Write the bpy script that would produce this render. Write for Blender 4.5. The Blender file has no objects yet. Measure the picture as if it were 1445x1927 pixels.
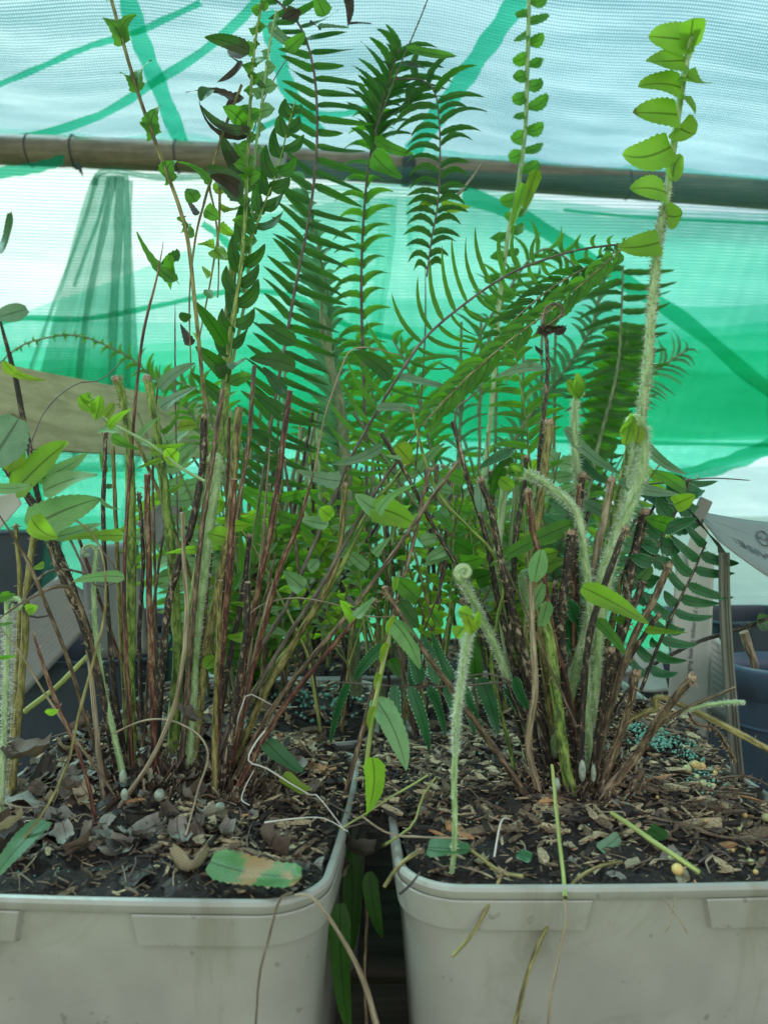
import bpy, math, random
from mathutils import Vector, Matrix, noise
random.seed(7)
S = bpy.context.scene
R = random.random
U = random.uniform
# ------------------------------------------------------------------ camera
FPX = 1450.0
cam = bpy.data.cameras.new("camera"); camo = bpy.data.objects.new("camera", cam)
S.collection.objects.link(camo); S.camera = camo
camo.location = (0, 0, 0); camo.rotation_euler = (math.radians(90), 0, 0)
cam.sensor_fit = 'VERTICAL'; cam.sensor_height = 36; cam.lens = 36 * FPX / 1927
cam.clip_start = 0.02; cam.clip_end = 200
cam.dof.use_dof = True; cam.dof.focus_distance = 0.37; cam.dof.aperture_fstop = 14
# ------------------------------------------------------------------ world and sun
SUN_EL, SUN_AZ = math.radians(58), math.radians(-62)     # behind the tunnel, to the left
w = bpy.data.worlds.new("World"); S.world = w; w.use_nodes = True
nt = w.node_tree; nd = nt.nodes; lk = nt.links
bg = nd['Background']; bg.inputs['Strength'].default_value = 0.09
sky = nd.new('ShaderNodeTexSky'); sky.sky_type = 'NISHITA'; sky.sun_disc = False
sky.sun_elevation = SUN_EL; sky.sun_rotation = SUN_AZ
tc = nd.new('ShaderNodeTexCoord'); mp = nd.new('ShaderNodeMapping'); mp.inputs['Scale'].default_value = (1, 1, 2.2)
nz = nd.new('ShaderNodeTexNoise'); nz.inputs['Scale'].default_value = 2.6; nz.inputs['Detail'].default_value = 4
rp = nd.new('ShaderNodeValToRGB'); rp.color_ramp.elements[0].position = 0.36; rp.color_ramp.elements[1].position = 0.6
rp.color_ramp.elements[0].color = (.45, .45, .45, 1); rp.color_ramp.elements[1].color = (1, 1, 1, 1)
mx = nd.new('ShaderNodeMixRGB'); mx.inputs[2].default_value = (11.5, 11.2, 11.4, 1)
lk.new(tc.outputs['Generated'], mp.inputs[0]); lk.new(mp.outputs[0], nz.inputs['Vector'])
lk.new(nz.outputs['Fac'], rp.inputs[0]); lk.new(rp.outputs[0], mx.inputs[0]); lk.new(sky.outputs[0], mx.inputs[1])
# brighter, warmer cloud where the sun stands behind it
dt = nd.new('ShaderNodeVectorMath'); dt.operation = 'DOT_PRODUCT'; dt.inputs[1].default_value = (math.sin(math.radians(-28)) * .9, math.cos(math.radians(-28)) * .9, .42)
lk.new(tc.outputs['Generated'], dt.inputs[0]); gr = nd.new('ShaderNodeValToRGB'); lk.new(dt.outputs['Value'], gr.inputs[0])
gr.color_ramp.elements[0].position = .78; gr.color_ramp.elements[0].color = (0, 0, 0, 1); gr.color_ramp.elements[1].position = 1; gr.color_ramp.elements[1].color = (1, 1, 1, 1)
gw = nd.new('ShaderNodeMixRGB'); gw.inputs[2].default_value = (12.5, 11.2, 10.6, 1); lk.new(gr.outputs[0], gw.inputs[0]); lk.new(mx.outputs[0], gw.inputs[1])
lk.new(gw.outputs[0], bg.inputs['Color'])
sl = bpy.data.lights.new("sun", 'SUN'); sl.energy = 5; sl.angle = math.radians(10); sl.color = (1, .96, .9)
so = bpy.data.objects.new("sun", sl); S.collection.objects.link(so)
sd = Vector((math.sin(SUN_AZ) * math.cos(SUN_EL), math.cos(SUN_AZ) * math.cos(SUN_EL), math.sin(SUN_EL)))
so.rotation_euler = sd.to_track_quat('Z', 'Y').to_euler()
S.view_settings.view_transform = 'Standard'; S.view_settings.look = 'None'
S.view_settings.gamma = 1; S.view_settings.exposure = 0.95
try:
    S.cycles.transparent_max_bounces = 24; S.cycles.max_bounces = 8
    S.cycles.use_denoising = True
except Exception: pass

# ------------------------------------------------------------------ helpers
def P(x, y, d): return Vector(((x - 722.5) / FPX * d, d, (963.5 - y) / FPX * d))
def pts(s):
    return [tuple(float(v) for v in q.split(',')) for q in s.split()]

class MB:
    def __init__(s): s.v = []; s.f = []; s.m = []; s.uv = []
    def add(s, vs, fs, mat=0, uvs=None):
        o = len(s.v); s.v += [tuple(p) for p in vs]
        for f in fs: s.f.append([i + o for i in f]); s.m.append(mat)
        s.uv += (uvs if uvs else [(0, 0)] * len(vs))
    def build(s, name, mats, parent=None, smooth=True, sharp=0):
        me = bpy.data.meshes.new(name)
        off = Vector(parent.location) if parent else Vector((0, 0, 0))
        if parent and parent.parent: off += Vector(parent.parent.location)
        me.from_pydata([(x - off.x, y - off.y, z - off.z) for x, y, z in s.v], [], s.f)
        for m in (mats if isinstance(mats, (list, tuple)) else [mats]): me.materials.append(m)
        if len(me.materials) > 1: me.polygons.foreach_set('material_index', s.m)
        ul = me.uv_layers.new(name='UVMap'); uv = s.uv
        flat = []
        for f in s.f:
            for i in f: flat += uv[i]
        ul.data.foreach_set('uv', flat)
        if smooth: me.polygons.foreach_set('use_smooth', [True] * len(me.polygons))
        me.update()
        if sharp: me.set_sharp_from_angle(angle=math.radians(sharp))
        ob = bpy.data.objects.new(name, me); S.collection.objects.link(ob)
        if parent: ob.parent = parent
        return ob

def tag(o, label=None, cat=None, group=None, kind=None):
    if label: o['label'] = label
    if cat: o['category'] = cat
    if group: o['group'] = group
    if kind: o['kind'] = kind
    return o
def thing(name, loc, label, cat, group=None):
    o = bpy.data.objects.new(name, None); S.collection.objects.link(o); o.location = loc
    o.empty_display_size = .01
    return tag(o, label, cat, group)

def resample(ps, n):
    """Catmull-Rom through tuples of equal length"""
    k = len(ps); out = []
    for i in range(n):
        t = i / (n - 1) * (k - 1); a = min(int(t), k - 2); u = t - a
        p0 = ps[max(a - 1, 0)]; p1 = ps[a]; p2 = ps[a + 1]; p3 = ps[min(a + 2, k - 1)]
        out.append(tuple(.5 * ((2 * b) + (-q + c) * u + (2 * q - 5 * b + 4 * c - e) * u * u + (-q + 3 * b - 3 * c + e) * u ** 3)
                         for q, b, c, e in zip(p0, p1, p2, p3)))
    return out

def tube(mb, ps, rs, sides=8, mat=0, end='cap', endmat=None, wob=0.0):
    n = len(ps); ps = [Vector(p) for p in ps]
    T = [(ps[min(i + 1, n - 1)] - ps[max(i - 1, 0)]).normalized() for i in range(n)]
    N = T[0].orthogonal().normalized(); vs = []; uv = []; L = 0; frames = []
    for i in range(n):
        N = (N - T[i] * N.dot(T[i])).normalized(); B = T[i].cross(N); frames.append((T[i], N, B))
        if i: L += (ps[i] - ps[i - 1]).length
        for j in range(sides + 1):
            a = 2 * math.pi * (j % sides) / sides
            r = rs[i] * (1 + (U(-wob, wob) if wob and j < sides else 0))
            vs.append(ps[i] + (N * math.cos(a) + B * math.sin(a)) * r); uv.append((L, j / sides))
    W = sides + 1
    fs = [(i * W + j, i * W + j + 1, (i + 1) * W + j + 1, (i + 1) * W + j) for i in range(n - 1) for j in range(sides)]
    mb.add(vs, fs, mat, uv)
    if end == 'none': return frames
    em = mat if endmat is None else endmat
    o = len(mb.v); t, Nn, B = frames[-1]; r = rs[-1]
    if end == 'ring':       # hollow cut: pale lip and a sunken core
        prof = [(1, 0), (.95, .12), (.6, .1), (.45, -.5), (0, -.7)]
    elif end == 'rag':
        prof = [(1, 0), (1.02, .5), (.7, .9), (.35, .5), (0, .2)]
    else:
        prof = [(1, 0), (.7, .3), (0, .45)]
    vs = []; uv = []
    for (a, h) in prof:
        for j in range(sides):
            g = 2 * math.pi * j / sides
            jag = U(-.5, .9) if (end == 'rag' and 0 < a and h > .4) else 0
            vs.append(ps[-1] + (Nn * math.cos(g) + B * math.sin(g)) * r * a + t * r * (h + jag)); uv.append((L + h * r, j / sides))
    fs = [(i * sides + j, i * sides + (j + 1) % sides, (i + 1) * sides + (j + 1) % sides, (i + 1) * sides + j)
          for i in range(len(prof) - 1) for j in range(sides)]
    mb.add(vs, fs, em, uv)
    return frames

def hairs(mb, ps, rs, count, length, mat, lean=.5, width=.00012, curl=.5):
    n = len(ps); ps = [Vector(p) for p in ps]
    for _ in range(count):
        t = U(0, n - 1.001); i = int(t); u = t - i
        p = ps[i].lerp(ps[i + 1], u); r = rs[i] * (1 - u) + rs[i + 1] * u
        T = (ps[i + 1] - ps[i]).normalized()
        d = Vector((U(-1, 1), U(-1, 1), U(-1, 1))); d = (d - T * d.dot(T))
        if d.length < .1: continue
        d.normalize(); st = p + d * r * .92
        dr = (d + T * U(-lean * .4, lean)).normalized(); L = length * U(.4, 1.2)
        c = Vector((U(-1, 1), U(-1, 1), U(-1, .6))) * curl * L
        m = st + dr * L * .55 + c * .15; e = st + dr * L * .9 + c * .6
        s = dr.cross(Vector((U(-1, 1), U(-1, 1), U(-1, 1)))).normalized() * width
        mb.add([st - s, st + s, m - s * .8, m + s * .8, e], [(0, 1, 3, 2), (2, 3, 4)], mat)

def leaf(mb, base, tip, w, bend=0.0, nrm=None, mat=0, prof='sword', n=12, ser=.1, fold=.25, droop=0.0, wave=.06, phase=None):
    """one blade from base to tip; w = full width in metres; bend sideways, droop along -normal"""
    base = Vector(base); tip = Vector(tip); ax = tip - base; L = ax.length
    if L < 1e-6: return
    T = ax / L
    nrm = Vector(nrm) if nrm else Vector((U(-.35, .35), -1, U(-.3, .45)))
    nrm = (nrm - T * nrm.dot(T)).normalized(); Sd = T.cross(nrm)
    ph = U(0, 6) if phase is None else phase
    tw = U(-.75, .75); cv = U(-.09, .09) * L
    if prof in ('sword', 'fan', 'oval') and n >= 12: n = 22; ser *= .45
    n0 = nrm; s0 = Sd
    vs = []; uv = []
    cols = (-1, -.5, 0, .5, 1)
    for i in range(n + 1):
        t = i / n
        if prof == 'sword':
            k = min(1, .42 + 5 * t) * (1 - .22 * t) * (1 - t ** 3.4) ** .75
        elif prof == 'broad':
            k = (.95 + .2 * min(1, t * 6)) * (1 - t ** 2.0) ** .62
        elif prof == 'blunt':
            k = min(1, .6 + 4 * t) * (1 - .12 * t) * (1 - max(0, (t - .8) / .2) ** 3) ** .5
        elif prof == 'fan':
            k = (math.sin(math.pi * min(1, t * .62 + .33)) ** 1.0) * (1 if t < .9 else .72) * (.25 if t == 0 else 1)
        elif prof == 'oval':
            k = math.sin(math.pi * (t * .9 + .05)) ** .65
        else:  # taper: triangular pinna broad at its base
            k = (1 - t) ** .75 * (.55 if t == 0 else 1) + .02
        k = max(k, .03)
        if ser and 0 < i < n: k *= 1 + (ser if i % 2 else -ser)
        nrm = n0 * math.cos(tw * t) + s0 * math.sin(tw * t); Sd = s0 * math.cos(tw * t) - n0 * math.sin(tw * t)
        c = base + T * (L * t) + s0 * (bend * 4 * t * (1 - t)) - n0 * (droop * t * t) + n0 * (cv * 4 * t * (1 - t))
        for q in cols:
            off = abs(q) * w * .5 * k * fold + math.sin(ph + t * 7 + q * 2) * w * wave * abs(q)
            vs.append(c + Sd * (q * w * .5 * k) + nrm * off); uv.append((t, q * .5 + .5))
    fs = [(i * 5 + j, i * 5 + j + 1, (i + 1) * 5 + j + 1, (i + 1) * 5 + j) for i in range(n) for j in range(4)]
    mb.add(vs, fs, mat, uv)

# ------------------------------------------------------------------ materials
def newmat(name):
    m = bpy.data.materials.new(name); m.use_nodes = True
    n = m.node_tree.nodes; l = m.node_tree.links
    return m, n, l, n['Principled BSDF'], n['Material Output']
def ramp(n, l, src, stops):
    r = n.new('ShaderNodeValToRGB'); e = r.color_ramp.elements
    while len(e) < len(stops): e.new(.5)
    for k, (p, c) in enumerate(stops):
        e[k].position = p; e[k].color = (c[0], c[1], c[2], 1)
    l.new(src, r.inputs[0]); return r
def mapped(n, l, kind, scale):
    t = n.new('ShaderNodeTexCoord'); m = n.new('ShaderNodeMapping'); m.inputs['Scale'].default_value = scale
    l.new(t.outputs[kind], m.inputs[0]); return m.outputs[0]
def noisetex(n, l, vec, scale, detail=4, rough=.6, dist=0):
    t = n.new('ShaderNodeTexNoise'); t.inputs['Scale'].default_value = scale; t.inputs['Detail'].default_value = detail
    t.inputs['Roughness'].default_value = rough; t.inputs['Distortion'].default_value = dist
    l.new(vec, t.inputs['Vector']); return t.outputs['Fac']
def bump(n, l, h, b, strength=.5, dist=.001):
    k = n.new('ShaderNodeBump'); k.inputs['Strength'].default_value = strength; k.inputs['Distance'].default_value = dist
    l.new(h, k.inputs['Height']); l.new(k.outputs[0], b.inputs['Normal'])

def leafmat(name, c1, c2, trans=.35, glow=(.2, .5, .05), rough=.42, brown=0.0, brownc=(.16, .08, .03), dots=False):
    m, n, l, b, out = newmat(name)
    o = mapped(n, l, 'Object', (1, 1, 1)); u = n.new('ShaderNodeTexCoord')
    f = noisetex(n, l, o, 130, 5, .7)
    col = ramp(n, l, f, [(.3, c1), (.7, c2)]).outputs[0]
    sep = n.new('ShaderNodeSeparateXYZ'); l.new(u.outputs['UV'], sep.inputs[0])
    ab = n.new('ShaderNodeMath'); ab.operation = 'SUBTRACT'; ab.inputs[1].default_value = .5; l.new(sep.outputs[1], ab.inputs[0])
    a2 = n.new('ShaderNodeMath'); a2.operation = 'ABSOLUTE'; l.new(ab.outputs[0], a2.inputs[0])
    rib = ramp(n, l, a2.outputs[0], [(.015, (.45, .45, .4)), (.05, (1, 1, 1))])
    vn = n.new('ShaderNodeMath'); vn.operation = 'MULTIPLY_ADD'; vn.inputs[1].default_value = 22
    l.new(sep.outputs[0], vn.inputs[0])
    sc = n.new('ShaderNodeMath'); sc.operation = 'MULTIPLY'; sc.inputs[1].default_value = -9; l.new(a2.outputs[0], sc.inputs[0]); l.new(sc.outputs[0], vn.inputs[2])
    fr = n.new('ShaderNodeMath'); fr.operation = 'PINGPONG'; fr.inputs[1].default_value = .5; l.new(vn.outputs[0], fr.inputs[0])
    vr = ramp(n, l, fr.outputs[0], [(.0, (.66, .7, .6)), (.22, (1, 1, 1))])
    m1 = n.new('ShaderNodeMixRGB'); m1.blend_type = 'MULTIPLY'; m1.inputs[0].default_value = 1; l.new(col, m1.inputs[1]); l.new(rib.outputs[0], m1.inputs[2])
    m2 = n.new('ShaderNodeMixRGB'); m2.blend_type = 'MULTIPLY'; m2.inputs[0].default_value = 1; l.new(m1.outputs[0], m2.inputs[1]); l.new(vr.outputs[0], m2.inputs[2])
    cur = m2.outputs[0]
    if brown > 0:
        g = noisetex(n, l, o, 38, 5, .65)
        br = ramp(n, l, g, [(1 - brown - .03, (0, 0, 0)), (1 - brown + .02, (1, 1, 1))])
        m3 = n.new('ShaderNodeMixRGB'); l.new(br.outputs[0], m3.inputs[0]); l.new(cur, m3.inputs[1]); m3.inputs[2].default_value = (*brownc, 1)
        cur = m3.outputs[0]
    if name.endswith('green') or 'blade' in name:   # tips going brown here and there
        tn = noisetex(n, l, o, 24, 3, .7); ta = n.new('ShaderNodeMath'); ta.operation = 'MULTIPLY_ADD'; ta.inputs[1].default_value = .55; l.new(tn, ta.inputs[0]); l.new(sep.outputs[0], ta.inputs[2])
        #tr_ = ramp(n, l, ta.outputs[0], [(.0, (0, 0, 0)), (.999, (0, 0, 0))]); tr_.color_ramp.elements[0].position = 1 - 1e-3
        gt = n.new('ShaderNodeMath'); gt.operation = 'GREATER_THAN'; gt.inputs[1].default_value = 1.27; l.new(ta.outputs[0], gt.inputs[0])
        m5 = n.new('ShaderNodeMixRGB'); l.new(gt.outputs[0], m5.inputs[0]); l.new(cur, m5.inputs[1]); m5.inputs[2].default_value = (.11, .065, .025, 1); cur = m5.outputs[0]
    if dots:   # pale spore dots along the margin
        dm = n.new('ShaderNodeMath'); dm.operation = 'MULTIPLY'; dm.inputs[1].default_value = 15; l.new(sep.outputs[0], dm.inputs[0])
        dp = n.new('ShaderNodeMath'); dp.operation = 'PINGPONG'; dp.inputs[1].default_value = .5; l.new(dm.outputs[0], dp.inputs[0])
        d1 = ramp(n, l, dp.outputs[0], [(.34, (0, 0, 0)), (.4, (1, 1, 1))]); d2 = ramp(n, l, a2.outputs[0], [(.43, (0, 0, 0)), (.45, (1, 1, 1))])
        dd = n.new('ShaderNodeMixRGB'); dd.blend_type = 'MULTIPLY'; dd.inputs[0].default_value = 1; l.new(d1.outputs[0], dd.inputs[1]); l.new(d2.outputs[0], dd.inputs[2])
        m4 = n.new('ShaderNodeMixRGB'); l.new(dd.outputs[0], m4.inputs[0]); l.new(cur, m4.inputs[1]); m4.inputs[2].default_value = (.5, .65, .55, 1)
        cur = m4.outputs[0]
    l.new(cur, b.inputs['Base Color']); b.inputs['Roughness'].default_value = rough
    b.inputs['Specular IOR Level'].default_value = .3
    tr = n.new('ShaderNodeBsdfTranslucent')
    gm = n.new('ShaderNodeMixRGB'); gm.blend_type = 'MULTIPLY'; gm.inputs[0].default_value = 1; gm.inputs[2].default_value = (*glow, 1)
    g2 = n.new('ShaderNodeMixRGB'); g2.inputs[0].default_value = .8; l.new(cur, g2.inputs[1]); g2.inputs[2].default_value = (1, 1, 1, 1)
    l.new(g2.outputs[0], gm.inputs[1]); 
    gg = n.new('ShaderNodeMixRGB'); gg.blend_type = 'MULTIPLY'; gg.inputs[0].default_value = 1; l.new(gm.outputs[0], gg.inputs[1]); l.new(rib.outputs[0], gg.inputs[2])
    l.new(gg.outputs[0], tr.inputs[0])
    ms = n.new('ShaderNodeMixShader'); ms.inputs[0].default_value = trans
    l.new(b.outputs[0], ms.inputs[1]); l.new(tr.outputs[0], ms.inputs[2]); l.new(ms.outputs[0], out.inputs[0])
    bump(n, l, fr.outputs[0], b, .25, .0004)
    return m

def stalkmat(name, stops, su=60, sv=3, rough=.6, bstr=.6, sheen=0):
    m, n, l, b, out = newmat(name)
    u = mapped(n, l, 'UV', (su, sv, 1))
    f = noisetex(n, l, u, 2.2, 6, .7, .6)
    g = noisetex(n, l, mapped(n, l, 'Object', (14, 14, 14)), 2, 2)
    ad = n.new('ShaderNodeMath'); ad.operation = 'MULTIPLY_ADD'; ad.inputs[1].default_value = .7; l.new(g, ad.inputs[0])
    s2 = n.new('ShaderNodeMath'); s2.operation = 'MULTIPLY_ADD'; s2.inputs[1].default_value = 2.1; s2.inputs[2].default_value = -.9; l.new(f, s2.inputs[0]); l.new(s2.outputs[0], ad.inputs[2])
    c = ramp(n, l, ad.outputs[0], stops)
    l.new(c.outputs[0], b.inputs['Base Color']); b.inputs['Roughness'].default_value = rough
    bump(n, l, f, b, bstr, .0006)
    return m
def plain(name, c, rough=.6, var=.25, scale=200, bstr=.3, bd=.0005):
    m, n, l, b, out = newmat(name)
    f = noisetex(n, l, mapped(n, l, 'Object', (1, 1, 1)), scale, 5)
    l.new(ramp(n, l, f, [(.3, [x * (1 - var) for x in c]), (.7, [min(1, x * (1 + var)) for x in c])]).outputs[0], b.inputs['Base Color'])
    b.inputs['Roughness'].default_value = rough; bump(n, l, f, b, bstr, bd)
    return m

ST = dict(
 green=stalkmat('green stalk', [(.28, (.035, .06, .012)), (.5, (.14, .23, .035)), (.75, (.3, .38, .1))]),
 olive=stalkmat('olive stalk', [(.28, (.045, .03, .012)), (.5, (.17, .155, .04)), (.75, (.32, .28, .11))]),
 dark=stalkmat('dark scaly stalk', [(.38, (.012, .009, .008)), (.55, (.034, .022, .017)), (.68, (.085, .058, .038)), (.78, (.36, .3, .21))], 110, 2.5),
 red=stalkmat('reddish stalk', [(.28, (.016, .006, .007)), (.48, (.085, .022, .018)), (.62, (.15, .065, .032)), (.8, (.3, .21, .13))]),
 brown=stalkmat('brown stalk', [(.28, (.028, .02, .014)), (.48, (.09, .06, .035)), (.62, (.16, .11, .06)), (.8, (.32, .25, .17))]),
 tan=stalkmat('dry tan stalk', [(.25, (.1, .075, .045)), (.5, (.25, .2, .125)), (.75, (.42, .36, .25))], 30, 4),
 pale=stalkmat('pale young stalk', [(.25, (.15, .25, .1)), (.5, (.27, .4, .17)), (.75, (.42, .54, .3))]),
 wire=stalkmat('dark wiry stalk', [(.25, (.05, .035, .028)), (.5, (.1, .075, .06)), (.75, (.2, .16, .13))]),
 far=stalkmat('far green stalk', [(.3, (.08, .12, .05)), (.7, (.2, .25, .11))]),
 white=stalkmat('white root', [(.25, (.4, .38, .32)), (.6, (.62, .6, .54))], 20, 3),
 yellow=stalkmat('yellow green runner', [(.25, (.16, .2, .05)), (.6, (.3, .36, .1)), (.8, (.42, .46, .16))], 20, 3),
)
CUT = plain('cut stalk end', (.27, .19, .12), .8, .5, 900)
HAIR = newmat('white fuzz'); HAIR[3].inputs['Base Color'].default_value = (.55, .62, .5, 1); HAIR[3].inputs['Roughness'].default_value = .7; HAIR = HAIR[0]
BHAIR = newmat('brown scales'); BHAIR[3].inputs['Base Color'].default_value = (.28, .2, .12, 1); BHAIR[3].inputs['Roughness'].default_value = .8; BHAIR = BHAIR[0]
LF = dict(
 dark=leafmat('dark frond green', (.02, .075, .012), (.045, .13, .018), .42, (.08, .3, .015)),
 mid=leafmat('mid frond green', (.045, .15, .02), (.09, .25, .03), .48, (.22, .52, .03)),
 lit=leafmat('bright young green', (.13, .29, .03), (.23, .42, .05), .55, (.42, .68, .04)),
 pale=leafmat('pale underside green', (.16, .33, .14), (.26, .45, .2), .35, (.18, .36, .1), .6),
 grey=leafmat('grey green blade', (.12, .23, .13), (.2, .33, .2), .25, (.1, .25, .1), .4),
 spore=leafmat('deep green blade with pale margin dots', (.018, .1, .035), (.035, .15, .055), .18, (.03, .15, .03), .35, dots=True),
 yell=leafmat('yellow green blade', (.16, .27, .02), (.27, .36, .04), .5, (.4, .55, .04)),
 burnt=leafmat('green blade with brown patches', (.02, .07, .015), (.05, .12, .025), .3, (.08, .2, .03), brown=.45, brownc=(.035, .022, .016)),
 spot=leafmat('fallen blade with tan spots', (.045, .14, .035), (.1, .24, .07), .2, (.2, .4, .05), brown=.47, brownc=(.27, .17, .07)),
 dead=leafmat('dead curled blade', (.03, .024, .018), (.07, .055, .04), .1, (.1, .06, .03), .8),
 fade=leafmat('faded frond green', (.06, .17, .07), (.12, .26, .12), .5, (.2, .45, .2)),
)

# ================================================================== SETTING
# grass ground far below, to the horizon
m, n, l, b, out = newmat('grass ground')
f = noisetex(n, l, mapped(n, l, 'Object', (1, 1, 1)), 6, 8)
l.new(ramp(n, l, f, [(.3, (.05, .12, .03)), (.7, (.13, .24, .07))]).outputs[0], b.inputs['Base Color']); b.inputs['Roughness'].default_value = .9
GRASS = m
g = MB(); g.add([(-90, -60, -1.15), (90, -60, -1.15), (90, 120, -1.15), (-90, 120, -1.15)], [(0, 1, 2, 3)])
tag(g.build('ground', GRASS, smooth=False), kind='structure')

def box(mb, c, s, mat=0, rz=0, bev=0.0, tilt=None):
    """bevelled box (chamfered edges) centre c size s"""
    x, y, z = s[0] / 2, s[1] / 2, s[2] / 2; k = min(bev, x * .9, y * .9, z * .9)
    M = Matrix.Rotation(rz, 3, 'Z')
    if tilt: M = M @ tilt
    if k <= 0:
        vs = [(i * x, j * y, q * z) for q in (-1, 1) for j in (-1, 1) for i in (-1, 1)]
        fs = [(0, 2, 3, 1), (4, 5, 7, 6), (0, 1, 5, 4), (2, 6, 7, 3), (0, 4, 6, 2), (1, 3, 7, 5)]
    else:
        rows = [(-z, k), (-z + k, 0), (z - k, 0), (z, k)]; vs = []
        for (h, i) in rows:
            a, d = x - i, y - i
            cs = [(-a, -d + k), (-a + k, -d), (a - k, -d), (a, -d + k), (a, d - k), (a - k, d), (-a + k, d), (-a, d - k)]
            vs += [(p, q, h) for p, q in cs]
        fs = [tuple(reversed(range(8))), tuple(range(24, 32))]
        for r in range(3):
            for j in range(8): fs.append((r * 8 + j, r * 8 + (j + 1) % 8, (r + 1) * 8 + (j + 1) % 8, (r + 1) * 8 + j))
    u = [(v[0], v[1]) for v in vs]
    mb.add([M @ Vector(v) + Vector(c) for v in vs], fs, mat, u)

def woodmat(name, c1, c2, axis=(1, 14, 14), sc=6):
    m, n, l, b, out = newmat(name)
    f = noisetex(n, l, mapped(n, l, 'Object', axis), sc, 7, .65, .4)
    g_ = noisetex(n, l, mapped(n, l, 'Object', (5, 5, 5)), 2, 3)
    r1 = ramp(n, l, f, [(.3, c1), (.7, c2)]); r2 = ramp(n, l, g_, [(.3, (.7, .7, .68)), (.7, (1, 1, 1))])
    mm = n.new('ShaderNodeMixRGB'); mm.blend_type = 'MULTIPLY'; mm.inputs[0].default_value = 1
    l.new(r1.outputs[0], mm.inputs[1]); l.new(r2.outputs[0], mm.inputs[2]); l.new(mm.outputs[0], b.inputs['Base Color'])
    b.inputs['Roughness'].default_value = .8; bump(n, l, f, b, .4, .001); return m
BENCHW = woodmat('weathered bench wood', (.07, .055, .045), (.2, .16, .12))
bench = thing('wooden_bench', (0, .8, -.3), 'weathered brown slatted wooden bench under the pots, seen in the gap between them', 'bench')
for k in range(14):
    mb = MB(); box(mb, (0, .06 + k * .108, -.274), (2.6, .1, .02), 0, 0, .003); mb.build('slat', BENCHW, bench, False)
for x in (-1.1, 1.1):
    for y in (.1, 1.4):
        mb = MB(); box(mb, (x, y, -.7175), (.07, .07, .865), 0, 0, .004); mb.build('leg', BENCHW, bench, False)

# far pale greenhouse wall with ribs, beyond the netting
PALE = plain('pale wall sheeting', (.62, .68, .72), .6, .05, 3)
ft = thing('greenhouse', (1.5, 11, -1.15), 'low pale greenhouse standing far behind the netting, seen behind the right hand pot', 'greenhouse')
mb = MB(); prof = [(-2.2, 0), (-2.2, 1.1), (-1.8, 1.7), (-1, 2.1), (0, 2.25), (1, 2.1), (1.8, 1.7), (2.2, 1.1), (2.2, 0)]
vs = []
for x in (-9, 12): vs += [(x, 11 + p, -1.15 + q) for p, q in prof]
mb.add(vs, [(i, i + 1, i + 10, i + 9) for i in range(8)]); mb.add(vs[:9], [tuple(range(9))]); mb.add(vs[9:], [tuple(reversed(range(9)))])
mb.build('cover', PALE, ft, False)
for x in range(-9, 13, 3):
    mb = MB(); tube(mb, [(x, 11 + p * 1.01, -1.15 + q * 1.01) for p, q in prof], [.02] * 9, 6); mb.build('hoop', PALE, ft)

# ------------------------------------------------------------------ shade netting
def netmat(name, lo, hi, pitch=.0032, opac=.3, tcol=(.6, .85, .78)):
    m, n, l, b, out = newmat(name)
    u = n.new('ShaderNodeTexCoord'); sep = n.new('ShaderNodeSeparateXYZ'); l.new(u.outputs['UV'], sep.inputs[0])
    def thr(k, p, phs=0):
        a = n.new('ShaderNodeMath'); a.operation = 'MULTIPLY'; a.inputs[1].default_value = 2 * math.pi / p; l.new(sep.outputs[k], a.inputs[0])
        s = n.new('ShaderNodeMath'); s.operation = 'SINE'; l.new(a.outputs[0], s.inputs[0])
        q = n.new('ShaderNodeMath'); q.operation = 'MULTIPLY_ADD'; q.inputs[1].default_value = .5; q.inputs[2].default_value = .5; l.new(s.outputs[0], q.inputs[0]); return q.outputs[0]
    h = n.new('ShaderNodeMath'); h.operation = 'MULTIPLY'; l.new(thr(0, pitch * .66), h.inputs[0]); l.new(thr(1, pitch * 1.1), h.inputs[1])
    big = noisetex(n, l, mapped(n, l, 'UV', (2, 13, 1)), 1.8, 5, .6, .5)  # stretched streaks put the shading of folds and ripples into the net colour
    hh = n.new('ShaderNodeMath'); hh.operation = 'MULTIPLY_ADD'; hh.inputs[1].default_value = .75; l.new(big, hh.inputs[0]); 
    h3 = n.new('ShaderNodeMath'); h3.operation = 'MULTIPLY'; h3.inputs[1].default_value = .8; l.new(h.outputs[0], h3.inputs[0]); l.new(h3.outputs[0], hh.inputs[2])
    c = ramp(n, l, hh.outputs[0], [(.34, lo), (.98, hi)])
    tb = n.new('ShaderNodeBsdfTransparent'); l.new(c.outputs[0], tb.inputs[0])
    tr = n.new('ShaderNodeBsdfTranslucent'); tr.inputs[0].default_value = (*tcol, 1)
    df = n.new('ShaderNodeBsdfDiffuse'); df.inputs[0].default_value = (*tcol, 1)
    m0 = n.new('ShaderNodeMixShader'); m0.inputs[0].default_value = .3; l.new(tr.outputs[0], m0.inputs[1]); l.new(df.outputs[0], m0.inputs[2])
    ms = n.new('ShaderNodeMixShader')
    f2 = ramp(n, l, h.outputs[0], [(.0, (opac * 1.6,) * 3), (.6, (opac * .5,) * 3)]); l.new(f2.outputs[0], ms.inputs[0])
    l.new(tb.outputs[0], ms.inputs[1]); l.new(m0.outputs[0], ms.inputs[2]); l.new(ms.outputs[0], out.inputs[0])
    return m
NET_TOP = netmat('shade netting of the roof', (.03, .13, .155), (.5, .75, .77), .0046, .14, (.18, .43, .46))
NET_BACK = netmat('shade netting of the back', (.22, .4, .38), (.72, .85, .83), .0037, .12, (.28, .48, .46))
NET_TEAL = netmat('teal shade netting', (.44, .82, .72), (.86, 1, .95), .004, .14, (.2, .66, .52))
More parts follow.
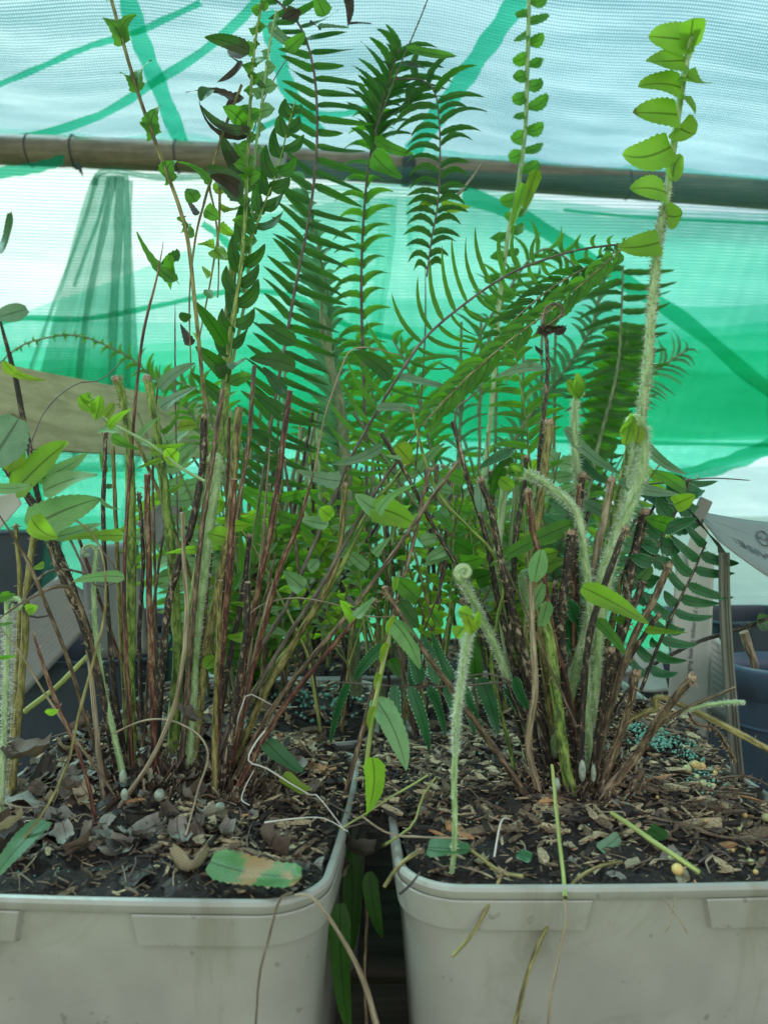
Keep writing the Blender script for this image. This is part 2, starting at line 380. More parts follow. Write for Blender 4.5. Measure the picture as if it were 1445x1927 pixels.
NET_GREEN = netmat('green shade netting', (.5, .9, .78), (.9, 1, .96), .004, .14, (.08, .7, .46))
NET_STRAP = netmat('green net hem', (.08, .56, .36), (.24, .78, .54), .0026, .25, (.04, .55, .34))
NET_FOLD = netmat('grey green folded netting', (.22, .46, .36), (.8, .96, .88), .003, .22, (.16, .42, .32))

net = thing('shade_net', (0, 1.0, .45), 'pale green shade netting stretched over the bamboo pole as roof and back wall', 'shade net')
# roof profile (y, z), from the pole over the camera
RP = [(1.035, .468), (.92, .54), (.75, .63), (.55, .69), (.3, .73), (0, .75), (-.35, .74)]
RPs = resample(RP, 40)
def roof_dz(x, t):   # sag between the ties
    return .012 * math.sin(x * 7 + 1) * math.sin(t * 9) + .006 * math.sin(x * 19 + t * 5) - .062 * x * (1 - t) 
def roof_pt(x, t, off=0.0):
    a = t * 39; i = min(int(a), 38); u = a - i
    y = RPs[i][0] * (1 - u) + RPs[i + 1][0] * u; z = RPs[i][1] * (1 - u) + RPs[i + 1][1] * u
    return Vector((x, y - off, z + roof_dz(x, t) - off * .6))
mb = MB(); NX = 90
vs = []; uv = []
for i in range(40):
    for j in range(NX + 1):
        x = -1.5 + 3 * j / NX; t = i / 39; vs.append(roof_pt(x, t)); uv.append((x, t * 1.55 + .02 * math.sin(x * 5)))
W = NX + 1
mb.add(vs, [(i * W + j, i * W + j + 1, (i + 1) * W + j + 1, (i + 1) * W + j) for i in range(39) for j in range(NX)], 0, uv)
mb.build('roof_panel', NET_TOP, net)
def roof_hit(px, py, off=0.004):
    best = None; s = (963.5 - py) / FPX; k = (px - 722.5) / FPX
    for q in range(400):
        t = q / 399 * .5; y = 1.0
        p = roof_pt(k * .9, t); p = roof_pt(k * p.y, t)
        e = abs(p.z / max(p.y, .05) - s)
        if best is None or e < best[0]: best = (e, t, k * p.y)
    return roof_pt(best[2], best[1], off)
def ribbon(mb, centre, width, nrm):
    """flat band of netting following 3-D points"""
    n_ = len(centre); vs = []; uv = []; L = 0
    for i, c in enumerate(centre):
        T = (centre[min(i + 1, n_ - 1)] - centre[max(i - 1, 0)]).normalized(); sd_ = T.cross(nrm).normalized()
        if i: L += (c - centre[i - 1]).length
        wd = width * (1 + .12 * math.sin(i * 1.3))
        for q in (-.5, -.17, .17, .5): vs.append(c + sd_ * wd * q + nrm * .002 * (abs(q) < .3)); uv.append((L, q * wd))
    mb.add(vs, [(i * 4 + j, i * 4 + j + 1, i * 4 + 5 + j, i * 4 + 4 + j) for i in range(n_ - 1) for j in range(3)], 0, uv)
RN = Vector((0, -.75, -.66))
for path, wpx in (("232,-40 262,60 300,160 352,290", 34), ("1010,-60 960,20 905,100 850,180 775,285", 36),
                  ("-60,262 60,255 170,225 240,190 300,150 380,100 470,20 500,-40", 15),
                  ("-40,175 60,135 150,95 260,60 380,5", 10), ("500,20 520,90 545,170 600,250", 30),
                  ("480,245 560,215 640,215 700,200", 12)):
    c = [tuple(roof_hit(x, y)) for x, y in resample(pts(path), 26)]
    mb = MB(); ribbon(mb, [Vector(p) for p in c], wpx / FPX * .95, RN); mb.build('hem_band', NET_STRAP, net)
# gathered hem along the pole
mb = MB(); vs = []; uv = []; NN = 160
for i in range(NN + 1):
    x = -1.3 + 2.6 * i / NN; base = roof_pt(x, 0); sc = .004 + .008 * abs(math.sin(x * 5.2 + .6)) + .004 * math.sin(x * 40)
    for k, q in enumerate((0, .35, .7, 1)):
        vs.append(base + Vector((0, -.004 - .004 * k, -.012 + q * (sc + .012)))); uv.append((x, q * .03))
mb.add(vs, [(i * 4 + j, i * 4 + 4 + j, i * 4 + 5 + j, i * 4 + j + 1) for i in range(NN) for j in range(3)], 0, uv)
mb.build('gathered_hem', NET_TEAL, net)

# back wall: leaning plane below the pole
def back_hit(px, py, k=1.0):
    s = (963.5 - py) / FPX; d = 1.2845 / (1 + .636 * s) * k
    return P(px, py, d)
mb = MB(); vs = []; uv = []
NXb, NZb = 110, 60
for i in range(NZb + 1):
    t = i / NZb; z = .45 + (-.285 - .45) * t; y = 1.03 + .636 * (.4 - z)
    for j in range(NXb + 1):
        x = -1.6 + 3.2 * j / NXb
        dz = .035 * max(0, -x) * (1 - t) - .045 * max(0, x) * (1 - t)
        yy = y + .006 * math.sin(x * 11 + t * 4) + .004 * math.sin(x * 29 + t * 13) * t
        vs.append((x, yy, z + dz)); uv.append((x, t * .82))
W = NXb + 1
mb.add(vs, [(i * W + j, i * W + j + 1, (i + 1) * W + j + 1, (i + 1) * W + j) for i in range(NZb) for j in range(NXb)], 0, uv)
mb.build('back_panel', NET_BACK, net)

def patch(name, poly, mat, k, parent, wob=.004, nx=60, ny=30):
    """a piece of netting bounded by a px polygon given as top and bottom polylines, hung on the back plane"""
    top, bot = poly; top = resample(pts(top), nx + 1); bot = resample(pts(bot), nx + 1)
    vs = []; uv = []
    for i in range(ny + 1):
        t = i / ny
        for j in range(nx + 1):
            x = top[j][0] * (1 - t) + bot[j][0] * t; y = top[j][1] * (1 - t) + bot[j][1] * t
            p = back_hit(x, y, k); p.y += wob * math.sin(p.x * 17 + t * 5 + k * 40) * .6 + wob * math.sin(p.x * 43 + t * 3) * .3
            vs.append(p); uv.append((p.x, p.z))
    mb = MB(); W = nx + 1
    mb.add(vs, [(i * W + j, i * W + j + 1, (i + 1) * W + j + 1, (i + 1) * W + j) for i in range(ny) for j in range(nx)], 0, uv)
    return mb.build(name, mat, parent)
patch('overlap_panel', ("-300,560 0,590 120,560 330,480 520,400 760,368 900,380 1100,405 1350,415 1700,420",
                        "-300,1000 0,1000 200,1000 400,1000 600,1000 800,985 1000,965 1180,925 1310,890 1700,790"), NET_TEAL, .985, net)
for kk, (y0, y1, mt_) in enumerate(((575, 824, NET_TEAL), (622, 826, NET_GREEN), (652, 822, NET_GREEN), (684, 830, NET_GREEN), (718, 900, NET_TEAL))):  # doubled netting; extra staggered layers put the light's teal-to-green gradient into the net
    tp = ' '.join('%d,%.0f' % (x, y0 + 14 * math.sin(x * .006 + kk) + (18 if x < 500 else -12 if x > 1100 else 0)) for x in range(-300, 1801, 150))
    bt = ' '.join('%d,%.0f' % (x, y1 + 4 * math.sin(x * .01 + kk) if y1 < 850 or x < 1000 else 915 - max(0, x - 1150) * .22) for x in range(-300, 1801, 150))
    patch('overlap_panel', (tp, bt), mt_, .980 - .006 * kk, net)
patch('overlap_panel', ("-300,860 0,865 300,880 600,935 900,955 1100,935 1250,1130", 
                        "-300,1340 0,1340 300,1340 600,1340 900,1340 1150,1330 1235,1320"), NET_GREEN, .95, net)
patch('overlap_panel', ("-300,870 0,875 300,900 600,960 900,990 1100,960 1240,1140",
                        "-300,1340 0,1340 300,1340 600,1340 900,1340 1150,1330 1235,1320"), NET_GREEN, .94, net)
patch('overlap_panel', ("1150,1140 1250,1140 1345,1150", "1150,1330 1250,1330 1345,1330"), NET_GREEN, .95, net)
BN = Vector((0, -.85, .5)).normalized() * -1
for path, wpx, k in (("870,365 940,390 1010,425 1080,470 1150,515 1230,565 1310,620 1390,690 1480,760", 42, .958),
                     ("1700,740 1560,800 1445,842 1380,868 1310,890 1200,920", 34, .945),
                     ("820,826 1000,830 1200,833 1445,838 1700,842", 9, .94),
                     ("-60,640 30,600 160,600 300,575 440,548 560,560 660,615 760,640", 13, .95),
                     ("-100,335 0,325 70,315 120,300", 30, .96), ("380,420 420,450 470,510", 14, .95),
                     ("1060,395 1200,408 1445,420 1700,430", 7, .955),
                     ("30,1340 70,1000 60,900", 30, .94)):
    c = [Vector(back_hit(x, y, k)) for x, y in resample(pts(path), 30)]
    mb = MB(); ribbon(mb, c, wpx / FPX * 1.15, BN); mb.build('hem_band', NET_STRAP, net)
patch('overlap_panel', ("430,480 520,380 600,350 760,345 900,358 1100,385 1350,400 1700,405",
                        "430,1000 520,1000 600,1000 760,985 900,975 1100,940 1310,890 1700,790"), NET_TEAL, .99, net)
# pleat with a row of worn holes, in the middle
def strip_holes():
    mb = MB(); ys = 45
    for i in range(ys):
        y0 = 372 + i * 5.2; y1 = y0 + 5.2
        for j, (a, c) in enumerate(((676, 696), (696, 706), (706, 716), (716, 735))):
            sh = -(y0 - 372) * .08
            if j in (1, 2) and (int((y0 - 372) / 26) % 2 == 0) : continue
            q = [back_hit(a + sh, y0, .955), back_hit(c + sh, y0, .955), back_hit(c + sh, y1, .955), back_hit(a + sh, y1, .955)]
            mb.add(q, [(0, 1, 2, 3)], 0, [(p.x, p.z) for p in q])
    return mb.build('worn_pleat', NET_TEAL, net)
strip_holes()
for path, wpx in (("740,372 736,450 722,560 700,700", 12), ("768,372 770,420 772,470", 8)):
    c = [Vector(back_hit(x, y, .95)) for x, y in resample(pts(path), 20)]
    mb = MB(); ribbon(mb, c, wpx / FPX * 1.1, BN); mb.build('pleat', NET_TEAL, net)

# gathered curtain hanging from the pole at left
fc = thing('hanging_net_fold', P(200, 330, 1.0), 'gathered grey green netting hanging in folds from the left part of the pole', 'net curtain')
mb = MB(); vs = []; uv = []
for i in range(41):
    t = i / 40; y = 328 + t * 560
    for j in range(61):
        s = j / 60; wtop, wbot = (178, 248), (30, 262)
        tt = t ** .8
        a = wtop[0] * (1 - tt) + wbot[0] * tt; c = wtop[1] * (1 - tt) + wbot[1] * tt
        x = a + (c - a) * s
        dpt = 1.0 + .02 * (math.sin(s * 21 + .7) + .5 * math.sin(s * 47 + 1)) * (.35 + t) + .12 * t
        vs.append(P(x + 6 * math.sin(t * 3 + s * 5), y, dpt)); uv.append((s * .16, t * .35))
mb.add(vs, [(i * 61 + j, i * 61 + j + 1, i * 61 + 62 + j, i * 61 + 61 + j) for i in range(40) for j in range(60)], 0, uv)
mb.build('net_sheet', NET_FOLD, fc)
for path, wd in (("182,335 165,400 130,500 85,620 40,760 20,880", 9), ("214,332 196,430 168,560 150,700 140,880", 13),
                 ("226,332 224,440 214,600 208,880", 18), ("243,340 240,460 240,600 238,880", 15), ("205,333 190,400 165,470 140,540", 8)):
    q = resample(pts(path), 24)
    mb = MB(); ribbon(mb, [P(x, y, .985 + .1 * max(0, (y - 330) / 560)) for x, y in q], wd / FPX, Vector((0, -1, 0))); mb.build('fold', NET_FOLD, fc)
q = resample(pts("178,350 184,330 200,322 225,322 300,334 400,332"), 20)
mb = MB(); ribbon(mb, [P(x, y, .99) for x, y in q], 12 / FPX, Vector((0, -1, 0))); mb.build('knotted_edge', NET_FOLD, fc)

# ------------------------------------------------------------------ bamboo pole
m, n, l, b, out = newmat('weathered bamboo')
f = noisetex(n, l, mapped(n, l, 'Object', (3, 40, 40)), 4, 6, .7)
f2 = noisetex(n, l, mapped(n, l, 'Object', (9, 9, 9)), 2, 3)
r1 = ramp(n, l, f, [(.3, (.13, .085, .06)), (.7, (.34, .24, .175))]); r2 = ramp(n, l, f2, [(.35, (.6, .62, .6)), (.65, (1, 1, 1))])
mm = n.new('ShaderNodeMixRGB'); mm.blend_type = 'MULTIPLY'; mm.inputs[0].default_value = 1
l.new(r1.outputs[0], mm.inputs[1]); l.new(r2.outputs[0], mm.inputs[2]); l.new(mm.outputs[0], b.inputs['Base Color']); b.inputs['Roughness'].default_value = .55
bump(n, l, f, b, .4, .001); BAM = m
TIE = plain('dark tie wire', (.03, .035, .04), .6, .3)
TAPE = plain('grey tape', (.3, .32, .3), .5, .3, 60)
def pole(label, ax, bx, nodes, flip=1):
    pa, pb = P(*ax), P(*bx)
    root = thing('bamboo_pole', pa, label, 'pole')
    K = 120; ps = []; rs = []
    for i in range(K + 1):
        t = i / K; p = pa.lerp(pb, t); px = p.x / p.y * FPX + 722.5
        r = .0192
        for q in nodes:
            e = abs(px - q); r += .0012 * math.exp(-(e / 5) ** 2) - .0007 * math.exp(-((e - 10) / 5) ** 2)
        p.z += .006 * math.sin(t * 3) * flip; ps.append(p); rs.append(r)
    mb = MB(); tube(mb, ps, rs, 20, 0, 'ring'); mb.build('cane', BAM, root)
    for q in nodes:
        i = min(range(K + 1), key=lambda i: abs(ps[i].x / ps[i].y * FPX + 722.5 - q))
        mb = MB(); c = ps[i]
        ring = [c + Vector((math.sin(a * 2) * .0006, math.cos(a) * (rs[i] + .0003), math.sin(a) * (rs[i] + .0003))) for a in [2 * math.pi * k / 20 for k in range(21)]]
        tube(mb, ring, [.0011] * 21, 5, 0, 'none'); mb.build('node_ring', TIE, root)
    return root, ps, rs
pl, ps, rs = pole('left bamboo pole under the roof netting, its taped end beside the central fronds', (-900, 262, 1.02), (528, 305, 1.0), (-300, 52, 140, 330))
pr, ps2, rs2 = pole('right bamboo pole under the roof netting, running behind the tall hairy stem', (505, 303, 1.035), (2300, 440, 1.04), (765, 1187, 1500, 1900))
mb = MB(); tube(mb, [P(505, 304, 1.0), P(512, 304.4, 1.0), P(528, 305, 1.0)], [.0205, .021, .0204], 16, 0, 'cap'); mb.build('tape', TAPE, pl)
mb = MB(); leaf(mb, P(146, 306, .98), P(157, 332, .98), .008, 0, None, 0, 'taper'); mb.build('sheath_tip', TIE, pl)
mb = MB(); tube(mb, [P(757, 320, 1.03), P(772, 321, 1.03)], [.021, .021], 14, 0, 'cap'); mb.build('tie_wrap', TIE, pr)

# ------------------------------------------------------------------ plank at left
PLK = woodmat('pale rough plank', (.36, .28, .15), (.78, .66, .4), (12, 1.3, 16), 5)
pk = MB(); a = P(-620, 0, .5); 
import mathutils
A = Vector((-.352, .42, 0)); B = Vector((-.2155, 1.25, 0)); C = (A + B) / 2; L = (B - A).length; rz = math.atan2(B.y - A.y, B.x - A.x)
for (zz, hh) in ((.0, 0),):
    vs = []
    nA = Vector((math.sin(rz), -math.cos(rz), 0)) * .011
    zA = (.074, .146); 
    z0a, z1a = .042, .108; z0b, z1b = .083, .157
    for k in range(13):
        t = k / 12; c = A.lerp(B, t); z0 = z0a * (1 - t) + z0b * t; z1 = z1a * (1 - t) + z1b * t
        for (s_, z) in ((-1, z0), (1, z0), (1.0, z1), (-1.0, z1)): vs.append(c + nA * s_ + Vector((0, 0, z + U(-.0006, .0006))))
    pk.add(vs, [(k * 4 + j, k * 4 + (j + 1) % 4, k * 4 + 4 + (j + 1) % 4, k * 4 + 4 + j) for k in range(12) for j in range(4)] + [(0, 1, 2, 3), (51, 50, 49, 48)])
tag(pk.build('wooden_plank', PLK, None, False), 'pale rough wooden plank running back behind the left ferns', 'plank')

# ------------------------------------------------------------------ pots
def potmat(name, c, rough=.42, dirt=.5):
    m, n, l, b, out = newmat(name)
    o = mapped(n, l, 'Object', (1, 1, 1))
    f = noisetex(n, l, o, 26, 5, .6); g_ = noisetex(n, l, o, 160, 3, .6)
    base = ramp(n, l, f, [(.3, [x * .86 for x in c]), (.7, [x * 1.08 for x in c])])
    sp = ramp(n, l, g_, [(.27, (.3, .27, .2)), (.33, (1, 1, 1))])
    st = noisetex(n, l, mapped(n, l, 'Object', (14, 14, 9)), 1.5, 6, .7, 1.2); sr = ramp(n, l, st, [(.36, (.84, .82, .76)), (.5, (1, 1, 1))])
    m1 = n.new('ShaderNodeMixRGB'); m1.blend_type = 'MULTIPLY'; m1.inputs[0].default_value = dirt; l.new(base.outputs[0], m1.inputs[1]); l.new(sp.outputs[0], m1.inputs[2])
    m2 = n.new('ShaderNodeMixRGB'); m2.blend_type = 'MULTIPLY'; m2.inputs[0].default_value = 1; l.new(m1.outputs[0], m2.inputs[1]); l.new(sr.outputs[0], m2.inputs[2])
    l.new(m2.outputs[0], b.inputs['Base Color'])
    rr = ramp(n, l, f, [(.3, (rough,) * 3), (.7, (rough + .2,) * 3)]); l.new(rr.outputs[0], b.inputs['Roughness'])
    sc_ = noisetex(n, l, mapped(n, l, 'Object', (300, 300, 22)), 1.5, 3, .6)
    hs = n.new('ShaderNodeMath'); hs.operation = 'MULTIPLY_ADD'; hs.inputs[1].default_value = .35; l.new(sc_, hs.inputs[0]); l.new(st, hs.inputs[2])
    bump(n, l, hs.outputs[0], b, .2, .0008); return m
GREYP = potmat('grey taupe pot plastic', (.29, .293, .258), .3)
DARKP = potmat('dark blue grey pot plastic', (.02, .035, .05), .35, .3)

def rsq(half, cr, per=12):
    """rounded square outline, counter-clockwise, list of (x, y, nx, ny, s) ; s runs 0..4 with corners at .5,1.5.."""
    out_ = []
    for side in range(4):
        a0 = side * math.pi / 2 - math.pi / 2          # outward normal direction of this side
        nx, ny = math.cos(a0), math.sin(a0); tx, ty = -ny, nx
        K = 20
        for k in range(K):
            u = -1 + 2 * k / K; q = u * (half - cr)
            bow = .0012 * (1 - u * u)
            out_.append((nx * (half + bow) + tx * q, ny * (half + bow) + ty * q, nx, ny, side + (q / half) * .5))
        for k in range(per):
            g_ = a0 + (math.pi / 2) * k / per
            cx = nx * (half - cr) + tx * (half - cr); cy = ny * (half - cr) + ty * (half - cr)
            out_.append((cx + math.cos(g_) * cr, cy + math.sin(g_) * cr, math.cos(g_), math.sin(g_), side + .5 * (half - cr) / half + (cr / half) * k / per))
    return out_
def make_pot(cx, cy, rot, half, ztop, h, mat, label, group=None, cr=.021, detail=True):
    root = thing('plant_pot', (cx, cy, ztop - h), label, 'plant pot', group)
    M = Matrix.Rotation(rot, 3, 'Z')
    def ringpts(z, inset, off=0, idx=None):
        taper = (ztop - z) * .085
        o = rsq(half - taper - inset, max(.004, cr - inset)); r = []
        for (x, y, nx, ny, s) in o:
            v = M @ Vector((x + nx * off, y + ny * off, 0)); r.append((v.x + cx, v.y + cy, z))
        return r
    def loft(rings, name, close=False):
        mb = MB(); k = len(rings[0]); vs = [p for r in rings for p in r]
        uv = [(j / k, i * .1) for i in range(len(rings)) for j in range(k)]
        mb.add(vs, [(i * k + j, i * k + (j + 1) % k, (i + 1) * k + (j + 1) % k, (i + 1) * k + j) for i in range(len(rings) - 1) for j in range(k)], 0, uv)
        if close: mb.add(rings[0], [tuple(reversed(range(k)))], 0)
        return mb.build(name, mat, root, True, 28)
    # wall: outside up, inside down
    loft([ringpts(ztop - h, 0), ringpts(ztop - h + .002, -.001), ringpts(ztop - h * .6, 0), ringpts(ztop - .02, 0), ringpts(ztop - .0045, 0),
          ringpts(ztop - .0045, .0016), ringpts(ztop - .03, .0018), ringpts(ztop - h + .004, .002)], 'wall', True)
    # rolled rim
    prof = [(.0012, -.0045), (-.0012, -.0046), (-.0018, -.0036), (-.0019, -.0016), (-.0012, -.0004), (0, 0), (.001, -.0003), (.0016, -.0014), (.0016, -.0045)]
    rings = [ringpts(ztop + dz, i_) for i_, dz in prof]; rings.append(rings[0]); loft(rings, 'rim')
    if not detail: return root
    # corner collars: raised shell around each corner, slanted ends at the cut-outs
    for cs in range(4):
        mb = MB(); rows = []
        zs = [ztop - .0046, ztop - .0052, ztop - .009, ztop - .0148, ztop - .0156]; offs = [.0016, .002, .002, .002, 0]
        s_a0, s_b0 = cs + .105, cs + 1 - .105   # top, bottom ends differ
        for z, of in zip(zs, offs):
            t = (ztop - z) / .0156; sa = s_a0 + .022 * t; sb = s_b0 - .022 * t
            taper = (ztop - z) * .085; o = rsq(half - taper, cr); nO = len(o)
            def at(s):
                s = s % 4
                ss = [q[4] for q in o]
                for j in range(nO):
                    a = o[j]; b_ = o[(j + 1) % nO]; s0 = a[4]; s1 = b_[4] if b_[4] > a[4] else b_[4] + 4
                    for sh in (-4, 0, 4):
                        if s0 <= s + sh <= s1:
                            u = (s + sh - s0) / max(s1 - s0, 1e-6)
                            v = Vector((a[0] * (1 - u) + b_[0] * u, a[1] * (1 - u) + b_[1] * u, 0)); nn = Vector((a[2] * (1 - u) + b_[2] * u, a[3] * (1 - u) + b_[3] * u, 0)).normalized()
                            return v, nn
                return Vector((o[0][0], o[0][1], 0)), Vector((o[0][2], o[0][3], 0))
            row = []; KK = 44
            for k in range(KK + 1):
                s = sa + (sb - sa) * k / KK; v, nn = at(s)
                oo = of if 0 < k < KK else 0.0
                if k in (1, KK - 1):
                    s = (sa + .006) if k == 1 else (sb - .006); v, nn = at(s)
                v = M @ (v + nn * oo); row.append((v.x + cx, v.y + cy, z))
            rows.append(row)
        k = len(rows[0]); mb.add([p for r in rows for p in r], [(i * k + j, (i + 1) * k + j, (i + 1) * k + j + 1, i * k + j + 1) for i in range(len(rows) - 1) for j in range(k - 1)])
        mb.build('corner_collar', mat, root, True, 28)
    return root
ZR = -.125
LP = (-.0955, .331, math.radians(-3), .0795)
RPOT = (.0865, .3425, math.radians(1.5), .0825)
make_pot(*LP[:4], ZR, .1385, GREYP, 'square grey taupe pot at front left, its soil covered with curled dead leaves')
make_pot(*RPOT[:4], ZR, .1385, GREYP, 'square grey taupe pot at front right, filled with bark chips')

def soil_z(x, y, c):
    cx, cy = c[0], c[1]; u = (x - cx) / c[3]; v = (y - cy) / c[3]
    e = max(0, 1 - max(abs(u), abs(v)) ** 9)
    z = ZR - .004 + c[4](u, v) * e
    z += .0028 * noise.noise(Vector((x * 90, y * 90, 3))) + .002 * noise.noise(Vector((x * 260, y * 260, 7)))
    return z
def sst(a, b, x):
    t = min(1, max(0, (x - a) / (b - a))); return t * t * (3 - 2 * t)
moundL = lambda u, v: .009 * math.exp(-((u) ** 2 + (v - .25) ** 2) * 1.5) + .016 * sst(0, .9, v) * (1 - .5 * sst(.3, 1, u))
moundR = lambda u, v: .009 * math.exp(-((u - .05) ** 2 + (v) ** 2) * 2.5) + .022 * math.exp(-((u - .35) ** 2 * 3 + (v - .8) ** 2 * 2.5)) + .009 * sst(.1, .9, v) + .006 * sst(.3, .9, u) * sst(-.6, .3, v) + .006 * math.exp(-((u + .7) ** 2 + (v + .2) ** 2) * 4)
LPc = (*LP, moundL); RPc = (*RPOT, moundR)
m, n, l, b, out = newmat('potting soil')
o = mapped(n, l, 'Object', (1, 1, 1)); f = noisetex(n, l, o, 420, 6, .75); g_ = noisetex(n, l, o, 60, 4)
c1 = ramp(n, l, f, [(.3, (.006, .005, .005)), (.55, (.025, .02, .016)), (.75, (.13, .105, .075))]); l.new(c1.outputs[0], b.inputs['Base Color']); b.inputs['Roughness'].default_value = .85
bump(n, l, f, b, 1, .003); SOIL = m
def make_soil(c, label, rot, res=120, group=None):
    mb = MB(); M = Matrix.Rotation(rot, 3, 'Z'); vs = []; uv = []; hf = c[3] - .0022
    for i in range(res + 1):
        for j in range(res + 1):
            u = -1 + 2 * i / res; v = -1 + 2 * j / res
            # squircle mapping keeps the soil inside the rounded corners
            r = 1 - .042 * (abs(u * v)) ** 4
            x = u * hf * r; y = v * hf * r; p = M @ Vector((x, y, 0)); X = p.x + c[0]; Y = p.y + c[1]
            vs.append((X, Y, soil_z(X, Y, c))); uv.append((u, v))
    W = res + 1
    mb.add(vs, [(i * W + j, (i + 1) * W + j, (i + 1) * W + j + 1, i * W + j + 1) for i in range(res) for j in range(res)], 0, uv)
    return tag(mb.build('potting_soil', SOIL), label, 'soil', group, 'stuff')
make_soil(LPc, 'dark crumbly potting soil in the front left grey pot', LP[2])
make_soil(RPc, 'dark potting soil mounded in the front right grey pot', RPOT[2])

CH = [plain('bark chip brown', (.15, .11, .066), .85, .6, 900, 1, .0012), plain('bark chip pale', (.42, .34, .2), .85, .5, 900, 1, .0012), plain('bark chip dark', (.028, .021, .016), .85, .5, 900, 1, .0012), plain('bark chip orange', (.36, .19, .08), .8, .3, 400)]
def shard(mb, c, L, w_, t_, rz, tx, ty, mat):
    M = Matrix.Rotation(rz, 3, 'Z') @ Matrix.Rotation(tx, 3, 'X') @ Matrix.Rotation(ty, 3, 'Y'); vs = []
    secs = [(-.5, U(.3, .8)), (-.2, U(.8, 1.1)), (.2, U(.8, 1.1)), (.5, U(.15, .8))]; by = U(-.2, .2) * w_
    for (p, k) in secs:
        for (a, b_) in ((-1, -1), (1, -1), (1, 1), (-1, 1)):
            vs.append(Vector(c) + M @ Vector((p * L + U(-.06, .06) * L, a * w_ * .5 * k * U(.8, 1.2) + by * (1 - 4 * p * p), b_ * t_ * .5 * k * U(.7, 1.2))))
    fs = [(i * 4 + j, i * 4 + (j + 1) % 4, i * 4 + 4 + (j + 1) % 4, i * 4 + 4 + j) for i in range(3) for j in range(4)] + [(3, 2, 1, 0), (12, 13, 14, 15)]
    mb.add(vs, fs, mat, [(v.x, v.y) for v in vs])
def chips(c, rot, count, dens, label, smin=.003, smax=.011):
    mb = MB(); M = Matrix.Rotation(rot, 3, 'Z'); k = 0
    while k < count:
        u, v = U(-.97, .97), U(-.97, .97)
        if (abs(u) ** 8 + abs(v) ** 8) > .85 or R() > dens(u, v): continue
        p = M @ Vector((u * c[3], v * c[3], 0)); x, y = p.x + c[0], p.y + c[1]
        L = U(smin, smax) * (1 if R() > .12 else 1.5); wd = L * U(.1, .32); th = wd * U(.3, .7)
        edge = max(abs(u), abs(v)) > .86
        if edge: L *= .55; wd *= .55; th *= .55
        mt = random.choices([0, 1, 2, 3], [5, 2.8 + (2.5 if v > .1 and u > .2 else 0), 4.5, .2])[0]
        shard(mb, (x, y, soil_z(x, y, c) + U(0, .0016)), L, wd, th, U(0, 6.28), U(-.9, .9), U(-.45, .45), mt); k += 1
    return tag(mb.build('bark_mulch', CH, None, False), label, 'mulch', None, 'stuff')
chips(RPc, RPOT[2], 2500, lambda u, v: .25 + .75 * (v > -.55), 'brown and pale bark chips spread over the front right pot')
chips(LPc, LP[2], 1500, lambda u, v: .12 + .88 * (u > .15) * (v > -.6) + .5 * (v > .4), 'brown bark chips lying between the dead leaves of the front left pot')

# soil and bark spilled over the gap between the two pots
SPc = (-.004, .352, 0, .03)
mb = MB(); vs = []; NI, NJ = 26, 70
for i in range(NI + 1):
    for j in range(NJ + 1):
        a = -1 + 2 * i / NI; y = .312 + .115 * j / NJ; x = -.0015 + a * (.0105 + .004 * noise.noise(Vector((y * 60, 1, 0))))
        z = ZR + .0032 - .010 * abs(a) ** 3 * 1.0 + .003 * noise.noise(Vector((x * 160, y * 160, 2))) + .0015 * noise.noise(Vector((x * 500, y * 500, 5))) - .02 * max(0, .12 - j / NJ) ** 1 * 3
        vs.append((x, y, z))
mb.add(vs, [(i * (NJ + 1) + j, (i + 1) * (NJ + 1) + j, (i + 1) * (NJ + 1) + j + 1, i * (NJ + 1) + j + 1) for i in range(NI) for j in range(NJ)])
for k in range(420):
    x = -.0015 + U(-.0105, .0105); y = U(.31, .42); L = U(.003, .010)
    shard(mb, (x, y, ZR + .0035 + U(-.001, .0015) - .006 * abs((x + .0015) / .0105) ** 3), L, L * U(.12, .35), L * .12, U(0, 6.28), U(-.8, .8), U(-.4, .4), random.choice([1, 2, 3, 3]))
tag(mb.build('spilled_soil', [SOIL] + CH[:3], None, False), 'soil and bark chips spilled over the touching rims between the two front pots', 'spilled soil', None, 'stuff')

chips(RPc, RPOT[2], 2600, lambda u, v: 1, 'fine brown bark crumbs matted over the front right pot', .0012, .0042)
chips(LPc, LP[2], 2200, lambda u, v: 1, 'fine brown bark crumbs matted between the leaves of the front left pot', .0012, .0042)

